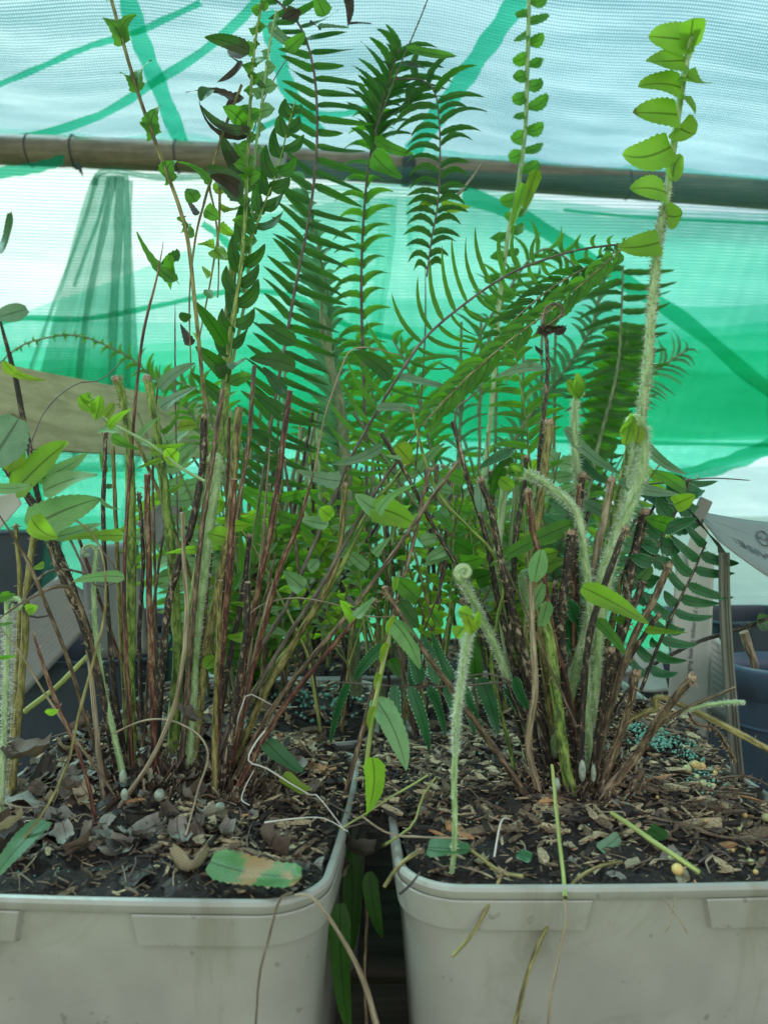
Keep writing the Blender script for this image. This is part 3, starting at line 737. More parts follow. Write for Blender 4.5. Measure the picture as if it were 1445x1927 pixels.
# ================================================================== PLANTS
SCENE_SOILS = [LPc, RPc]
def ground_z(p):
    for c in SCENE_SOILS:
        if abs(p.x - c[0]) < c[3] and abs(p.y - c[1]) < c[3]: return soil_z(p.x, p.y, c)
    return ZR - .004
MI = {}
def stem(parent, name, path, dt, db, wt, wb, mat, end='ring', root=True, hair=0, hlen=.003, hm=None, kink=.0, label=None, scales=0):
    """path given tip to base in px of the photograph, dt / db the depth of tip and base in metres"""
    q = pts(path); n_ = len(q)
    ctrl = []
    for i, a in enumerate(q):
        t = i / (n_ - 1); d = dt * (1 - t) + db * t; w_ = wt * (1 - t) + wb * t
        p = P(a[0], a[1], d); ctrl.append((p.x, p.y, p.z, w_ / 2 * d / FPX))
    ctrl.reverse()
    if root:
        a = Vector(ctrl[0][:3]); b_ = Vector(ctrl[1][:3]); dr = (a - b_).normalized(); dr.z = min(dr.z, -.5); dr.normalize()
        p = a.copy(); k = 0
        while p.z > ground_z(p) - .004 and k < 60: p = p + dr * .002; k += 1
        if k: ctrl.insert(0, (p.x, p.y, p.z, ctrl[0][3] * 1.05))
    L = sum((Vector(ctrl[i][:3]) - Vector(ctrl[i + 1][:3])).length for i in range(len(ctrl) - 1))
    ns = max(10, int(L / .004)); r = resample(ctrl, ns); ps = []; rs = []
    ph = U(0, 9)
    for i, c in enumerate(r):
        wob = noise.noise(Vector((i * .35, ph, 0))); wob2 = noise.noise(Vector((i * .35, ph, 5)))
        ps.append(Vector(c[:3]) + Vector((wob, 0, wob2)) * (c[3] * .28 + kink)); rs.append(max(.00015, c[3] * (1 + .16 * noise.noise(Vector((i * .6, ph, 9))))))
    if end == 'point':
        for i in range(ns): rs[i] *= 1 if i < ns * .8 else (1 - .8 * (i - ns * .8) / (ns * .2))
    mb = MB(); big = wt > 6 or wb > 8
    tube(mb, ps, rs, 9 if big else 6, 0, {'ring': 'ring', 'rag': 'rag', 'point': 'cap', 'cap': 'cap'}[end], 1 if end in ('ring', 'rag') else 0, .07 if big else 0)
    if end == 'rag':
        hairs(mb, ps[-2:], rs[-2:], 14, .003, 1, 2, .00025, .2)
    if hair: hairs(mb, ps, rs, int(hair * L * 1000), hlen, 2)
    if scales: hairs(mb, ps, rs, int(scales * L * 1000), .0022, 3, .7, .0002, .8)
    o = mb.build(name, [ST[mat], CUT, HAIR, BHAIR], parent)
    if label: o['label'] = label
    return o, ps, rs

def blade(parent, b_, t_, w_, mat, d, prof='sword', bend=0, d2=None, name='leaf', droop=0.0, n_=12, ser=.1, fold=.25, nrm=None, wave=.06):
    d2 = d if d2 is None else d2
    mb = MB(); leaf(mb, P(b_[0], b_[1], d), P(t_[0], t_[1], d2), w_ * d / FPX, bend * d / FPX, nrm, 0, prof, n_, ser, fold, droop, wave)
    return mb.build(name, LF[mat], parent)
def blades(parent, rows, d=.34, name='leaf'):
    for r in rows:
        bx, by, tx, ty, w_, mat = r[:6]; prof = r[6] if len(r) > 6 else 'sword'; bend = r[7] if len(r) > 7 else U(-6, 6)
        dd = (r[8] if len(r) > 8 else d) + U(-.012, .012)
        blade(parent, (bx, by), (tx, ty), w_, mat, dd, prof, bend, dd + U(-.012, .012), name)

def prof_at(pr, t):
    a = t * (len(pr) - 1); i = min(int(a), len(pr) - 2); u = a - i
    return pr[i] * (1 - u) + pr[i + 1] * u
def frond(parent, path, d0, d1, Lp, Rp, sp, wd, aL, aR, mat, smat='wire', w0=6, w1=3, bend=(8, -8), droop=.0, prof='sword', t0=.05, t1=1.0, jit=.06,
          name='frond', fold=.2, root=False, ser=.08, ns=10, hair=0, pinch=0, nrm=None, alt=.5, miss=0):
    """path base to tip; Lp/Rp leaflet lengths (px) along the rachis, aL/aR their angles to it in degrees"""
    q = pts(path); n_ = len(q); ctrl = []
    for i, a in enumerate(q):
        t = i / (n_ - 1); d = d0 * (1 - t) + d1 * t
        p = P(a[0], a[1], d); ctrl.append((p.x, p.y, p.z, (w0 * (1 - t) + w1 * t) / 2 * d / FPX, d))
    if root:
        p = Vector(ctrl[0][:3]); dr = (p - Vector(ctrl[1][:3])).normalized(); dr.z = min(dr.z, -.6); dr.normalize(); k = 0
        while p.z > ground_z(p) - .004 and k < 80: p = p + dr * .002; k += 1
        if k: ctrl.insert(0, (p.x, p.y, p.z, ctrl[0][3], ctrl[0][4]))
    N_ = 90; r = resample(ctrl, N_); ps = [Vector(c[:3]) for c in r]; rs = [max(c[3], .0002) for c in r]
    mb = MB(); acc = 0; Ltot = sum((ps[i + 1] - ps[i]).length for i in range(N_ - 1)); run = 0; nxt = [t0 * Ltot, t0 * Ltot + sp * alt * d0 / FPX]
    yv = Vector((0, 1, 0))
    for i in range(N_ - 1):
        seg = (ps[i + 1] - ps[i]).length; T = (ps[i + 1] - ps[i]).normalized(); d = r[i][4]; k = d / FPX
        for side in (0, 1):
            while nxt[side] < run + seg:
                t = nxt[side] / Ltot
                if t > t1: nxt[side] = 1e9; break
                b_ = ps[i].lerp(ps[i + 1], (nxt[side] - run) / seg)
                ln = prof_at(Lp if side == 0 else Rp, t) * U(1 - jit * 2.5, 1 + jit) * (U(.35, .7) if R() < .04 else 1)
                an = math.radians((aL if side == 0 else -aR) * 1.0 + U(-7, 7))
                # rotate the tangent inside the picture-parallel plane
                T2 = Vector((T.x, T.y * .3, T.z)).normalized()
                dr = Vector((T2.x * math.cos(an) - T2.z * math.sin(an), T2.y, T2.x * math.sin(an) + T2.z * math.cos(an)))
                dr.y += U(-.12, .12); tip = b_ + dr.normalized() * ln * k + Vector((0, 0, -droop * ln * k))
                if ln > 2 and R() >= max(miss, .025):
                    nn = Vector(nrm) + Vector((U(-.1, .1), 0, U(-.1, .1))) if nrm else None
                    leaf(mb, b_, tip, wd * k * U(.9, 1.1) * min(1, .45 + ln / 60), (bend[side] + U(-2, 2)) * k, nn, 0, prof, ns, ser, fold, 0, .05)
                nxt[side] += sp * k * U(1 - jit, 1 + jit) * (1 - pinch * t)
        run += seg
    ob = mb.build(name, LF[mat], parent)
    mb = MB(); tube(mb, ps, rs, 6, 0, 'cap')
    if hair: hairs(mb, ps, rs, hair, .0025, 1)
    mb.build('rachis', [ST[smat], HAIR], ob)
    return ob, ps, rs

def fiddle(parent, path, d0, d1, w0, w1, R_, cw, mat='pale', hair=6, hlen=.003, turns=1.5, lf=(), root=True, start=None, label=None):
    """path base to tip; the tip is where the crozier begins to coil; cw = +1 coils clockwise in the picture"""
    q = pts(path); n_ = len(q); ctrl = []
    for i, a in enumerate(q):
        t = i / (n_ - 1); d = d0 * (1 - t) + d1 * t; p = P(a[0], a[1], d); ctrl.append((p.x, p.y, p.z, (w0 * (1 - t) + w1 * t) / 2 * d / FPX))
    a, b_ = Vector((q[-1][0], -q[-1][1])), Vector((q[-2][0], -q[-2][1])); T = (a - b_).normalized()
    side = Vector((T.y, -T.x)) * cw; c = a + side * R_; ang = math.atan2((a - c).y, (a - c).x)
    for k in range(1, 17):
        u = k / 16; g = ang - cw * u * turns * 2 * math.pi; rr = R_ * (1 - .72 * u)
        p = P(c.x + math.cos(g) * rr, -(c.y + math.sin(g) * rr), d1 - .0015 * u); ctrl.append((p.x, p.y, p.z, w1 / 2 * (1 - .55 * u) * d1 / FPX))
    if root:
        p = Vector(ctrl[0][:3]); dr = (p - Vector(ctrl[1][:3])).normalized(); dr.z = min(dr.z, -.6); dr.normalize(); k = 0
        while p.z > ground_z(p) - .004 and k < 80: p = p + dr * .002; k += 1
        if k: ctrl.insert(0, (p.x, p.y, p.z, ctrl[0][3]))
    L = sum((Vector(ctrl[i][:3]) - Vector(ctrl[i + 1][:3])).length for i in range(len(ctrl) - 1))
    r = resample(ctrl, max(50, int(L / .0016))); ps = [Vector(x[:3]) for x in r]; rs = [x[3] for x in r]
    mb = MB(); tube(mb, ps, rs, 9, 0, 'cap', None, .05); kc = int(len(ps) * (1 - 17 / len(ctrl))) + 1; hairs(mb, ps[:kc], rs[:kc], int(hair * L * 1000), hlen * .62, 1, .9, .00008, 1.1); hairs(mb, ps[kc:], rs[kc:], 240, min(.001, hlen * .35), 1, .8, .00009, .9)
    o = mb.build('fiddlehead', [ST[mat], HAIR], parent)
    for (bx, by, tx, ty, w_, mt) in lf:
        m2 = MB(); leaf(m2, P(bx, by, d1 - .002), P(tx, ty, d1 - .004 + U(-.002, .004)), w_ * d1 / FPX, 0, None, 0, 'oval', 8, .05, .5)
        m2.build('young_leaf', LF[mt], o)
    if label: o['label'] = label
    return o

CL = P(410, 1440, .345); CR = P(1085, 1480, .34)
fernL = thing('fern', (CL.x, CL.y, CL.z), 'sword fern with many cut back brown and green stalks growing in the front left pot', 'fern')
fernR = thing('fern', (CR.x, CR.y, CR.z), 'sword fern with thick hairy pale stems and dark cut stalks, front right pot', 'fern')

# ---- left fern: cut stalks (tip to base)
SL = [
 ("222,716 232,760 245,860 247,1000 245,1200 247,1360", .335, .352, 15, 20, 'green', 'rag', 0, .5),
 ("278,716 290,780 300,850 315,960 328,1100 335,1230 330,1330", .35, .36, 15, 21, 'green', 'rag', 0, .5),
 ("308,455 296,520 268,640 252,800 240,960 234,1100 240,1260 246,1380", .33, .34, 4, 9, 'red', 'point', 0, 0),
 ("200,815 195,960 200,1100 212,1260 232,1400", .34, .35, 8, 10, 'dark', 'rag', 0, 0),
 ("213,840 219,990 226,1150 238,1380", .35, .355, 7, 9, 'olive', 'ring', 0, 0),
 ("278,893 279,1000 284,1200 290,1360", .325, .34, 11, 13, 'red', 'ring', 0, .3),
 ("302,686 296,740 290,800 288,900 292,1080", .36, .37, 3, 6, 'brown', 'point', 0, 0),
 ("385,788 380,880 366,970 338,1060 315,1150 300,1330", .345, .35, 13, 14, 'dark', 'rag', 0, 1.2),
 ("420,733 402,850 385,960 370,1090 360,1210 350,1340", .335, .345, 10, 11, 'brown', 'ring', 0, .4),
 ("432,786 429,900 426,1010 418,1150", .355, .36, 6, 8, 'red', 'ring', 0, 0),
 ("449,768 440,890 430,1000 408,1120 388,1220 372,1370", .35, .35, 16, 16, 'olive', 'ring', 0, .7),
 ("479,688 466,850 452,930 438,1040 428,1150", .345, .35, 8, 9, 'brown', 'ring', 0, .5),
 ("441,902 436,1000 430,1100 418,1230 408,1400", .32, .335, 12, 13, 'red', 'ring', 0, .4),
 ("545,735 530,850 512,980 492,1080 470,1190 448,1320", .345, .35, 11, 12, 'red', 'ring', 0, .6),
 ("509,825 502,920 496,1000 490,1060 470,1240", .35, .355, 4, 6, 'tan', 'point', 0, .6),
 ("590,890 562,985 530,1060 505,1150 478,1250 442,1410", .33, .345, 9, 10, 'red', 'point', 0, 0),
 ("572,960 545,1030 512,1110 490,1190 468,1290 440,1400", .335, .345, 7, 9, 'tan', 'point', 0, .3),
 ("415,1092 412,1200 406,1310 405,1450", .315, .328, 10, 11, 'olive', 'ring', 0, .5),
 ("467,1096 462,1200 448,1290 434,1400 420,1460", .31, .33, 12, 14, 'dark', 'ring', 0, .5),
 ("343,965 347,1060 352,1150 345,1240 325,1340 285,1430 250,1482", .30, .315, 8, 9, 'tan', 'cap', 0, 0),
 ("-20,845 15,885 70,960 112,1045 150,1150 188,1260 222,1400", .31, .345, 12, 20, 'dark', 'point', 0, 1.5),
 ("-10,560 10,640 32,720 55,840 76,950 102,1050 150,1160 190,1290 214,1410", .29, .335, 9, 14, 'dark', 'point', 0, .3),
 ("0,970 50,1050 92,1150 132,1250 160,1345 188,1420", .29, .33, 7, 8, 'brown', 'point', 0, 0),
 ("0,1180 40,1230 82,1300 128,1370 170,1430", .29, .315, 4, 5, 'tan', 'point', 0, 0),
 ("62,1190 82,1250 110,1330 142,1400 168,1480 182,1560", .29, .30, 7, 8, 'red', 'point', 0, .4),
 ("30,990 38,1090 36,1200 25,1370", .33, .34, 8, 10, 'olive', 'rag', 0, .4),
 ("66,1000 52,1100 46,1220 32,1390", .32, .335, 11, 15, 'olive', 'rag', 0, .5),
 ("168,1230 180,1350 192,1460", .33, .325, 9, 11, 'tan', 'rag', 0, .3),
 ("148,1010 165,1060 195,1150 230,1250", .36, .37, 6, 8, 'red', 'ring', 0, 0),
 ("592,700 470,600 0,0", .36, .37, 0, 0, 'red', 'ring', 0, 0),
 ("862,868 800,955 735,1050 690,1112 640,1175 560,1270 490,1370 455,1440", .30, .335, 8, 11, 'brown', 'ring', 0, 0),
 ("650,915 645,970 640,1030 618,1100 560,1200 500,1300 455,1400", .345, .35, 10, 15, 'olive', 'rag', 0, .5),
 ("775,860 745,900 700,950 670,1010 630,1090 560,1200 480,1300 430,1400", .36, .355, 8, 12, 'green', 'cap', 0, .5),
 ("800,790 752,860 700,935 650,1020 600,1110 540,1200 470,1320 430,1400", .34, .35, 6, 10, 'wire', 'point', 0, .3),
 ("705,1130 680,1150 640,1200 590,1260 520,1350 470,1440", .315, .33, 8, 11, 'red', 'rag', 0, .8),
 ("605,560 612,640 640,760 650,850 655,960", .50, .50, 14, 22, 'far', 'point', 0, 0),
 ("330,570 330,690 333,900", .45, .45, 3, 4, 'wire', 'point', 0, 0),
 ("440,480 432,600 424,740 410,880 385,1020", .40, .39, 16, 22, 'green', 'rag', 0, .2),
 ("318,1000 322,1100 340,1200 350,1330", .37, .37, 6, 9, 'dark', 'rag', 0, .6),
 ("470,1010 455,1130 430,1250 410,1370", .36, .355, 9, 12, 'dark', 'rag', 0, .8),
 ("397,1040 385,1160 372,1300 365,1400", .365, .36, 8, 11, 'red', 'rag', 0, .8),
 ("262,930 270,1060 262,1200 268,1350", .37, .37, 7, 9, 'dark', 'rag', 0, .6),
 ("315,960 300,1060 285,1180 275,1330", .365, .36, 5, 7, 'brown', 'point', 0, .3),
 ("520,1040 500,1120 470,1210 440,1330", .365, .36, 5, 8, 'brown', 'point', 0, .3),
]
for (pa, dt, db, wt, wb, mt, en, hr, sc) in SL:
    if wt == 0: continue
    stem(fernL, 'dry_stalk' if mt == 'tan' else 'cut_stalk' if en in ('ring', 'rag') else 'stalk', pa, dt, db, wt, wb, mt, en, True, hr, scales=sc)
# hairy young stems of the left fern
fiddle(fernL, "362,1340 370,1200 384,1080 398,960 407,890 410,868", .348, .345, 17, 22, 9, -1, 'pale', 14, .0028, .7, label='thick pale green woolly young stem')
fiddle(fernL, "235,1470 215,1380 195,1290 180,1180 178,1100 182,1040", .33, .335, 12, 8, 16, -1, 'pale', 5, .0025, .8, ((182, 1020, 168, 990, 22, 'pale'),))
fiddle(fernL, "8,1400 12,1300 16,1200 14,1140", .32, .32, 11, 10, 16, 1, 'pale', 16, .005, 1.1, ((20, 1115, 0, 1130, 18, 'mid'),))
fiddle(fernL, "385,905 340,880 290,840 240,812 200,790 176,770", .33, .315, 6, 5, 14, 1, 'pale', 1, .002, 1.0,
       ((176, 775, 150, 745, 26, 'lit'), (180, 790, 190, 745, 26, 'lit'), (160, 760, 172, 740, 22, 'lit')), root=False, label='arching light green runner tip with a curled bud')
blades(fernL, [
 (28, 925, 130, 832, 66, 'lit', 'sword', -10, .285), (-25, 880, 38, 785, 84, 'grey', 'oval', 0, .28), (12, 885, 44, 830, 38, 'yell', 'oval', 3, .285),
 (-8, 918, 62, 912, 22, 'pale', 'sword', 4, .275), (70, 905, 166, 852, 32, 'pale', 'sword', 3, .30), (82, 925, 184, 893, 46, 'pale', 'sword', -4, .295),
 (55, 995, 190, 938, 72, 'pale', 'sword', -6, .29), (60, 975, 110, 1012, 44, 'lit', 'sword', 8, .29), (100, 1012, 192, 984, 26, 'pale', 'sword', 4, .30),
 (232, 1008, 118, 1017, 26, 'lit', 'taper', 3, .31), (234, 1086, 137, 1094, 24, 'pale', 'sword', 5, .31), (20, 698, 88, 715, 18, 'yell', 'taper', 4, .29),
 (28, 702, 8, 680, 26, 'yell', 'oval', 0, .29), (0, 478, 20, 400, 34, 'dark', 'oval', 0, .27), (-10, 600, 52, 582, 34, 'grey', 'oval', 0, .26),
 (205, 805, 250, 768, 20, 'lit', 'taper', -4, .32), (196, 790, 216, 760, 24, 'yell', 'oval', 0, .32), (226, 812, 183, 815, 15, 'pale', 'sword', 2, .32),
 (210, 822, 262, 846, 24, 'mid', 'sword', 2, .325), (256, 828, 302, 784, 16, 'pale', 'taper', -3, .33), (285, 848, 352, 833, 24, 'lit', 'taper', 3, .33),
 (306, 866, 257, 883, 14, 'lit', 'taper', 2, .33), (312, 845, 334, 874, 30, 'lit', 'oval', 0, .31), (328, 884, 372, 860, 11, 'pale', 'taper', 4, .33),
 (320, 926, 346, 898, 12, 'lit', 'taper', 3, .34), (302, 767, 376, 727, 27, 'grey', 'taper', -4, .34), (300, 732, 368, 683, 25, 'grey', 'sword', -4, .34),
 (306, 815, 338, 762, 14, 'mid', 'taper', 8, .35), (372, 800, 334, 806, 24, 'yell', 'oval', 2, .35), (430, 708, 368, 652, 34, 'dark', 'sword', 2, .38),
 (424, 756, 360, 702, 28, 'dark', 'sword', 2, .38), (434, 722, 478, 708, 26, 'mid', 'sword', -3, .38), (430, 692, 464, 674, 20, 'grey', 'taper', 0, .38),
 (556, 645, 488, 608, 32, 'dark', 'sword', 0, .37), (556, 690, 470, 675, 34, 'burnt', 'sword', 4, .365), (534, 742, 496, 690, 28, 'burnt', 'sword', 2, .365),
 (536, 786, 476, 740, 32, 'dark', 'sword', 4, .365), (524, 845, 468, 806, 28, 'dark', 'sword', 3, .365), (526, 872, 472, 860, 24, 'dark', 'sword', 0, .37),
 (425, 1012, 390, 1004, 38, 'lit', 'fan', 0, .33), (440, 988, 478, 985, 26, 'lit', 'taper', 3, .335), (442, 975, 472, 968, 12, 'yell', 'taper', -4, .34),
 (370, 1034, 308, 1042, 18, 'lit', 'taper', 3, .335), (480, 1062, 491, 958, 18, 'mid', 'sword', 0, .39), (455, 1075, 452, 1000, 15, 'mid', 'sword', 0, .39),
 (440, 1110, 462, 1060, 14, 'mid', 'sword', 0, .4), (404, 1238, 386, 1258, 28, 'lit', 'oval', 0, .335), (470, 1200, 426, 1198, 20, 'lit', 'fan', 0, .35),
 (470, 1140, 432, 1134, 12, 'lit', 'taper', 2, .345), (498, 1146, 538, 1142, 17, 'pale', 'taper', 2, .345), (640, 905, 558, 884, 36, 'grey', 'taper', -4, .345),
 (624, 974, 602, 956, 32, 'lit', 'oval', 0, .34), (618, 988, 562, 976, 24, 'pale', 'fan', 0, .345), (572, 1108, 532, 1074, 34, 'pale', 'fan', 0, .345),
 (580, 1072, 600, 1052, 22, 'pale', 'fan', 0, .345), (664, 1062, 644, 1030, 20, 'pale', 'taper', 0, .35), (692, 1070, 644, 1030, 22, 'pale', 'fan', 0, .36),
 (704, 1044, 738, 1008, 20, 'pale', 'taper', 0, .345), (670, 1162, 640, 1128, 34, 'lit', 'taper', 0, .30), (668, 1162, 706, 1124, 22, 'pale', 'taper', 0, .30),
 (670, 1158, 655, 1120, 12, 'dead', 'oval', 0, .298), (108, 1340, 88, 1335, 26, 'lit', 'oval', 0, .29), (85, 1062, 62, 1070, 14, 'lit', 'fan', 0, .32),
 (50, 1150, 72, 1140, 22, 'lit', 'fan', 0, .32), (0, 1125, 30, 1118, 14, 'mid', 'sword', 0, .3), (0, 1178, 28, 1172, 9, 'mid', 'sword', 0, .3), (0, 1238, 32, 1234, 9, 'mid', 'sword', 0, .3),
 (200, 890, 188, 850, 12, 'mid', 'sword', 0, .35), (202, 920, 218, 912, 16, 'dark', 'oval', 0, .35), (190, 940, 228, 958, 10, 'pale', 'taper', 5, .33),
 (500, 1180, 545, 1195, 16, 'pale', 'fan', 0, .37), (420, 945, 405, 965, 22, 'lit', 'fan', 0, .36), (405, 925, 422, 950, 22, 'lit', 'taper', 0, .36),
])
# yellow-green runner through the left fern
stem(fernL, 'runner', "452,994 480,1035 505,1080 530,1130 560,1190 580,1240 596,1330 604,1380", .36, .40, 5, 6, 'yellow', 'cap', True)
stem(fernL, 'runner', "165,1235 110,1290 47,1340", .345, .345, 9, 11, 'yellow', 'cap', False)
stem(fernL, 'dead_strand', "230,680 190,715 150,722 110,745 80,785 58,842", .33, .30, 2, 3, 'wire', 'cap', False, kink=.0004)
stem(fernL, 'dead_strand', "770,675 700,655 660,660 640,700 610,790 592,888", .33, .335, 2.5, 4, 'tan', 'point', False)
stem(fernL, 'dead_strand', "850,1160 700,1090 600,1060 0,0", .4, .4, 0, 0, 'tan', 'point', False) if False else None
stem(fernL, 'dead_strand', "740,1160 690,1160 640,1140 560,1125 500,1135 470,1155", .34, .345, 3, 3, 'tan', 'cap', False)
stem(fernL, 'dead_strand', "0,1163 50,1130 105,1105 140,1115 170,1200 190,1280 210,1380", .30, .335, 6, 9, 'brown', 'point', True, scales=.5)
stem(fernL, 'dead_strand', "96,1156 70,1162 45,1150 60,1110 90,1075 130,1070 175,1085 225,1088", .32, .33, 4, 5, 'dark', 'cap', False, kink=.0005)
stem(fernL, 'dead_strand', "180,1020 225,1085 180,1100 130,1010 110,1012", .32, .31, 3, 6, 'wire', 'cap', False, kink=.0006)
stem(fernL, 'dead_strand', "145,980 178,1010 196,1060 198,1150 180,1230 150,1340 130,1430 100,1500 60,1560 0,1640", .30, .262, 4, 7, 'olive', 'cap', False)

# ---- fronds of the left fern
frond(fernL, "395,1000 388,800 378,680 366,560 355,460 338,390 313,322 290,260 262,180 235,90 205,-20", .36, .36,
      [0, 0, 0, 0, 0, 0, 16, 26, 42, 52, 60, 60], [0, 0, 0, 0, 0, 0, 12, 40, 55, 60, 55, 50], 92, 40, 25, 42, 'mid', 'olive', 9, 7, (8, -8), 0, 'taper', .1, 1, .05, alt=.1)
frond(fernL, "380,1000 424,760 432,640 452,520 462,400 468,250 478,100 492,10 500,-40", .385, .385,
      [0, 0, 0, 0, 14, 30, 26, 34, 30], [0, 0, 0, 0, 10, 34, 24, 34, 34], 36, 30, 70, 62, 'mid', 'green', 12, 4, (4, -4), 0, 'fan', .3, 1, .2)
frond(fernL, "385,950 430,720 462,560 474,420 480,300 492,200 505,100 520,20", .40, .40,
      [0, 0, 0, 10, 24, 26, 30, 30], [0, 0, 0, 14, 24, 22, 28, 24], 40, 30, 60, 70, 'pale', 'pale', 8, 4, (4, -4), 0, 'fan', .3, 1, .25)
# curling blackened leaves at upper left
blades(fernL, [
 (470, 95, 385, 70, 30, 'burnt', 'sword', 6, .385), (468, 100, 428, 88, 28, 'dead', 'sword', -6, .383), (455, 115, 408, 155, 16, 'dead', 'sword', -10, .385), (462, 130, 430, 105, 24, 'burnt', 'sword', 8, .386),
 (440, 185, 350, 174, 18, 'dead', 'taper', 12, .385), (400, 168, 380, 190, 26, 'burnt', 'oval', 4, .384), (468, 245, 376, 195, 24, 'burnt', 'sword', -18, .385), (468, 250, 420, 200, 44, 'mid', 'sword', 6, .387),
 (465, 258, 375, 190, 14, 'dead', 'taper', -24, .386), (455, 180, 425, 205, 24, 'dead', 'fan', 0, .385), (466, 140, 500, 165, 26, 'burnt', 'sword', 3, .388),
 (470, 345, 412, 245, 34, 'burnt', 'sword', -8, .385), (472, 350, 440, 268, 30, 'mid', 'sword', 5, .386), (456, 372, 388, 315, 46, 'burnt', 'sword', 8, .384), (455, 365, 395, 330, 30, 'dead', 'sword', 8, .383),
 (395, 345, 335, 305, 20, 'mid', 'taper', 10, .385), (404, 360, 440, 320, 26, 'yell', 'sword', 5, .388), (370, 380, 352, 355, 30, 'mid', 'fan', 0, .386), (385, 395, 412, 412, 36, 'mid', 'sword', 0, .387),
 (372, 405, 350, 372, 14, 'dead', 'taper', 0, .385), (415, 392, 455, 388, 22, 'yell', 'taper', 3, .387), (414, 425, 452, 446, 24, 'lit', 'taper', 4, .387), (365, 432, 350, 446, 26, 'mid', 'fan', 0, .387),
 (404, 460, 372, 460, 20, 'lit', 'taper', 0, .388), (402, 470, 428, 490, 30, 'lit', 'fan', 0, .388), (330, 530, 258, 436, 26, 'mid', 'taper', -8, .40), (320, 480, 322, 545, 20, 'mid', 'sword', 3, .40),
 (322, 490, 338, 535, 14, 'mid', 'sword', 3, .40), (340, 480, 300, 500, 26, 'dark', 'taper', 3, .40), (396, 520, 380, 500, 16, 'lit', 'taper', 0, .388), (388, 545, 398, 562, 18, 'mid', 'oval', 0, .388),
 (425, 650, 362, 560, 30, 'dark', 'sword', 4, .38), (358, 600, 338, 590, 20, 'burnt', 'oval', 0, .39), (360, 650, 340, 610, 22, 'dead', 'taper', 0, .39), (376, 640, 362, 625, 14, 'lit', 'taper', 0, .388),
], name='leaf')
for pa in ("410,560 412,480 405,400 395,340 420,250 455,160", "375,640 398,520 412,430 414,350", "360,700 357,560 368,450 385,380 400,330"):
    stem(fernL, 'stalk', pa, .387, .387, 3, 6, 'olive', 'cap', False)

# dark overlapping frond beside the centre
frond(fernL, "425,720 440,620 458,500 492,400 522,320 542,240 556,190", .382, .40, [50, 66, 80, 84, 78, 60, 30], [46, 60, 66, 70, 64, 50, 20], 40, 27, 26, 34, 'dark', 'green', 6, 3, (-8, 8), .0, 'sword', .02, .97, .1, ns=14)
# main tall frond of the centre
FB = thing('fern', P(600, 1190, .52), 'tall dark green sword fern of the second row, broad fronds in the picture centre', 'fern')
frond(FB, "470,1160 495,900 520,740 540,630 560,520 580,420 593,320 597,230 590,130 565,50 520,0 470,-40", .50, .47,
      [0, 20, 60, 78, 84, 80, 76, 78, 80, 74, 60, 10], [0, 24, 76, 92, 100, 104, 104, 100, 104, 104, 84, 30], 24, 15, 60, 99, 'dark', 'wire', 8, 4, (2, 1), .02, 'sword', .3, 1, .04, ser=.07, root=True, ns=14)
frond(FB, "640,1180 640,900 628,700 615,560 600,470 585,400 572,340", .56, .54, [0, 0, 40, 78, 96, 84, 30], [0, 0, 20, 40, 36, 30, 10], 19, 17, 50, 60, 'fade', 'far', 8, 3, (8, -6), .0, 'sword', .3, 1, .06, ser=.06)
frond(FB, "690,1150 690,900 684,700 680,560 682,450 690,340 704,250 718,190 735,130", .55, .52,
      [0, 0, 20, 60, 64, 62, 62, 60, 40], [0, 0, 20, 44, 52, 60, 62, 50, 30], 30, 17, 112, 72, 'mid', 'wire', 7, 4, (10, -10), .0, 'taper', .3, 1, .07, ser=.06)
frond(FB, "704,280 712,220 728,165 742,120 752,90", .51, .50, [60, 90, 100, 90, 60], [70, 110, 130, 110, 70], 12, 15, 50, 62, 'dark', 'wire', 4, 3, (8, -14), .06, 'sword', .0, 1, .05)
frond(FB, "742,150 790,150 818,175 826,230 828,290 824,380 812,450 803,520", .50, .49, [40, 90, 110, 70, 62, 58, 50, 20], [30, 60, 90, 72, 55, 60, 60, 20], 21, 15, 100, 84, 'dark', 'wire', 3, 4, (-12, 16), .1, 'sword', .1, 1, .06)
stem(FB, 'stalk', "800,500 800,620 792,760 780,900 760,1100", .49, .52, 3, 4, 'wire', 'point', False)
stem(FB, 'stalk', "812,-20 780,60 750,130 705,250", .47, .50, 3, 3, 'wire', 'point', False)
stem(FB, 'stalk', "540,110 500,180 470,270", .42, .42, 2, 3, 'wire', 'cap', False)
stem(FB, 'dead_strand', "906,310 880,345 860,368", .50, .50, 4, 6, 'tan', 'cap', False)
blades(FB, [(765, 92, 862, 106, 24, 'mid', 'sword', 12, .47), (705, 262, 778, 290, 24, 'mid', 'sword', 6, .5), (702, 290, 756, 335, 44, 'mid', 'sword', 4, .5), (800, 130, 745, 125, 20, 'burnt', 'sword', 3, .47),
 (612, 30, 590, -20, 34, 'mid', 'sword', 0, .46), (640, -30, 655, 50, 22, 'dead', 'sword', -10, .46), (655, 45, 700, 45, 8, 'dead', 'taper', -8, .46), (600, 50, 657, 52, 12, 'grey', 'taper', 6, .46),
 (560, 40, 540, 15, 26, 'burnt', 'oval', 0, .465), (530, 35, 566, 20, 18, 'dead', 'oval', 0, .465), (600, 55, 585, 45, 22, 'dead', 'oval', 0, .462), (540, 95, 575, 62, 26, 'mid', 'sword', 0, .46), (505, 45, 560, 90, 22, 'grey', 'sword', 6, .45),
 (830, 385, 885, 388, 22, 'yell', 'sword', 3, .5), (825, 375, 780, 400, 22, 'yell', 'sword', 3, .5), (826, 362, 880, 356, 12, 'burnt', 'sword', 3, .5)])

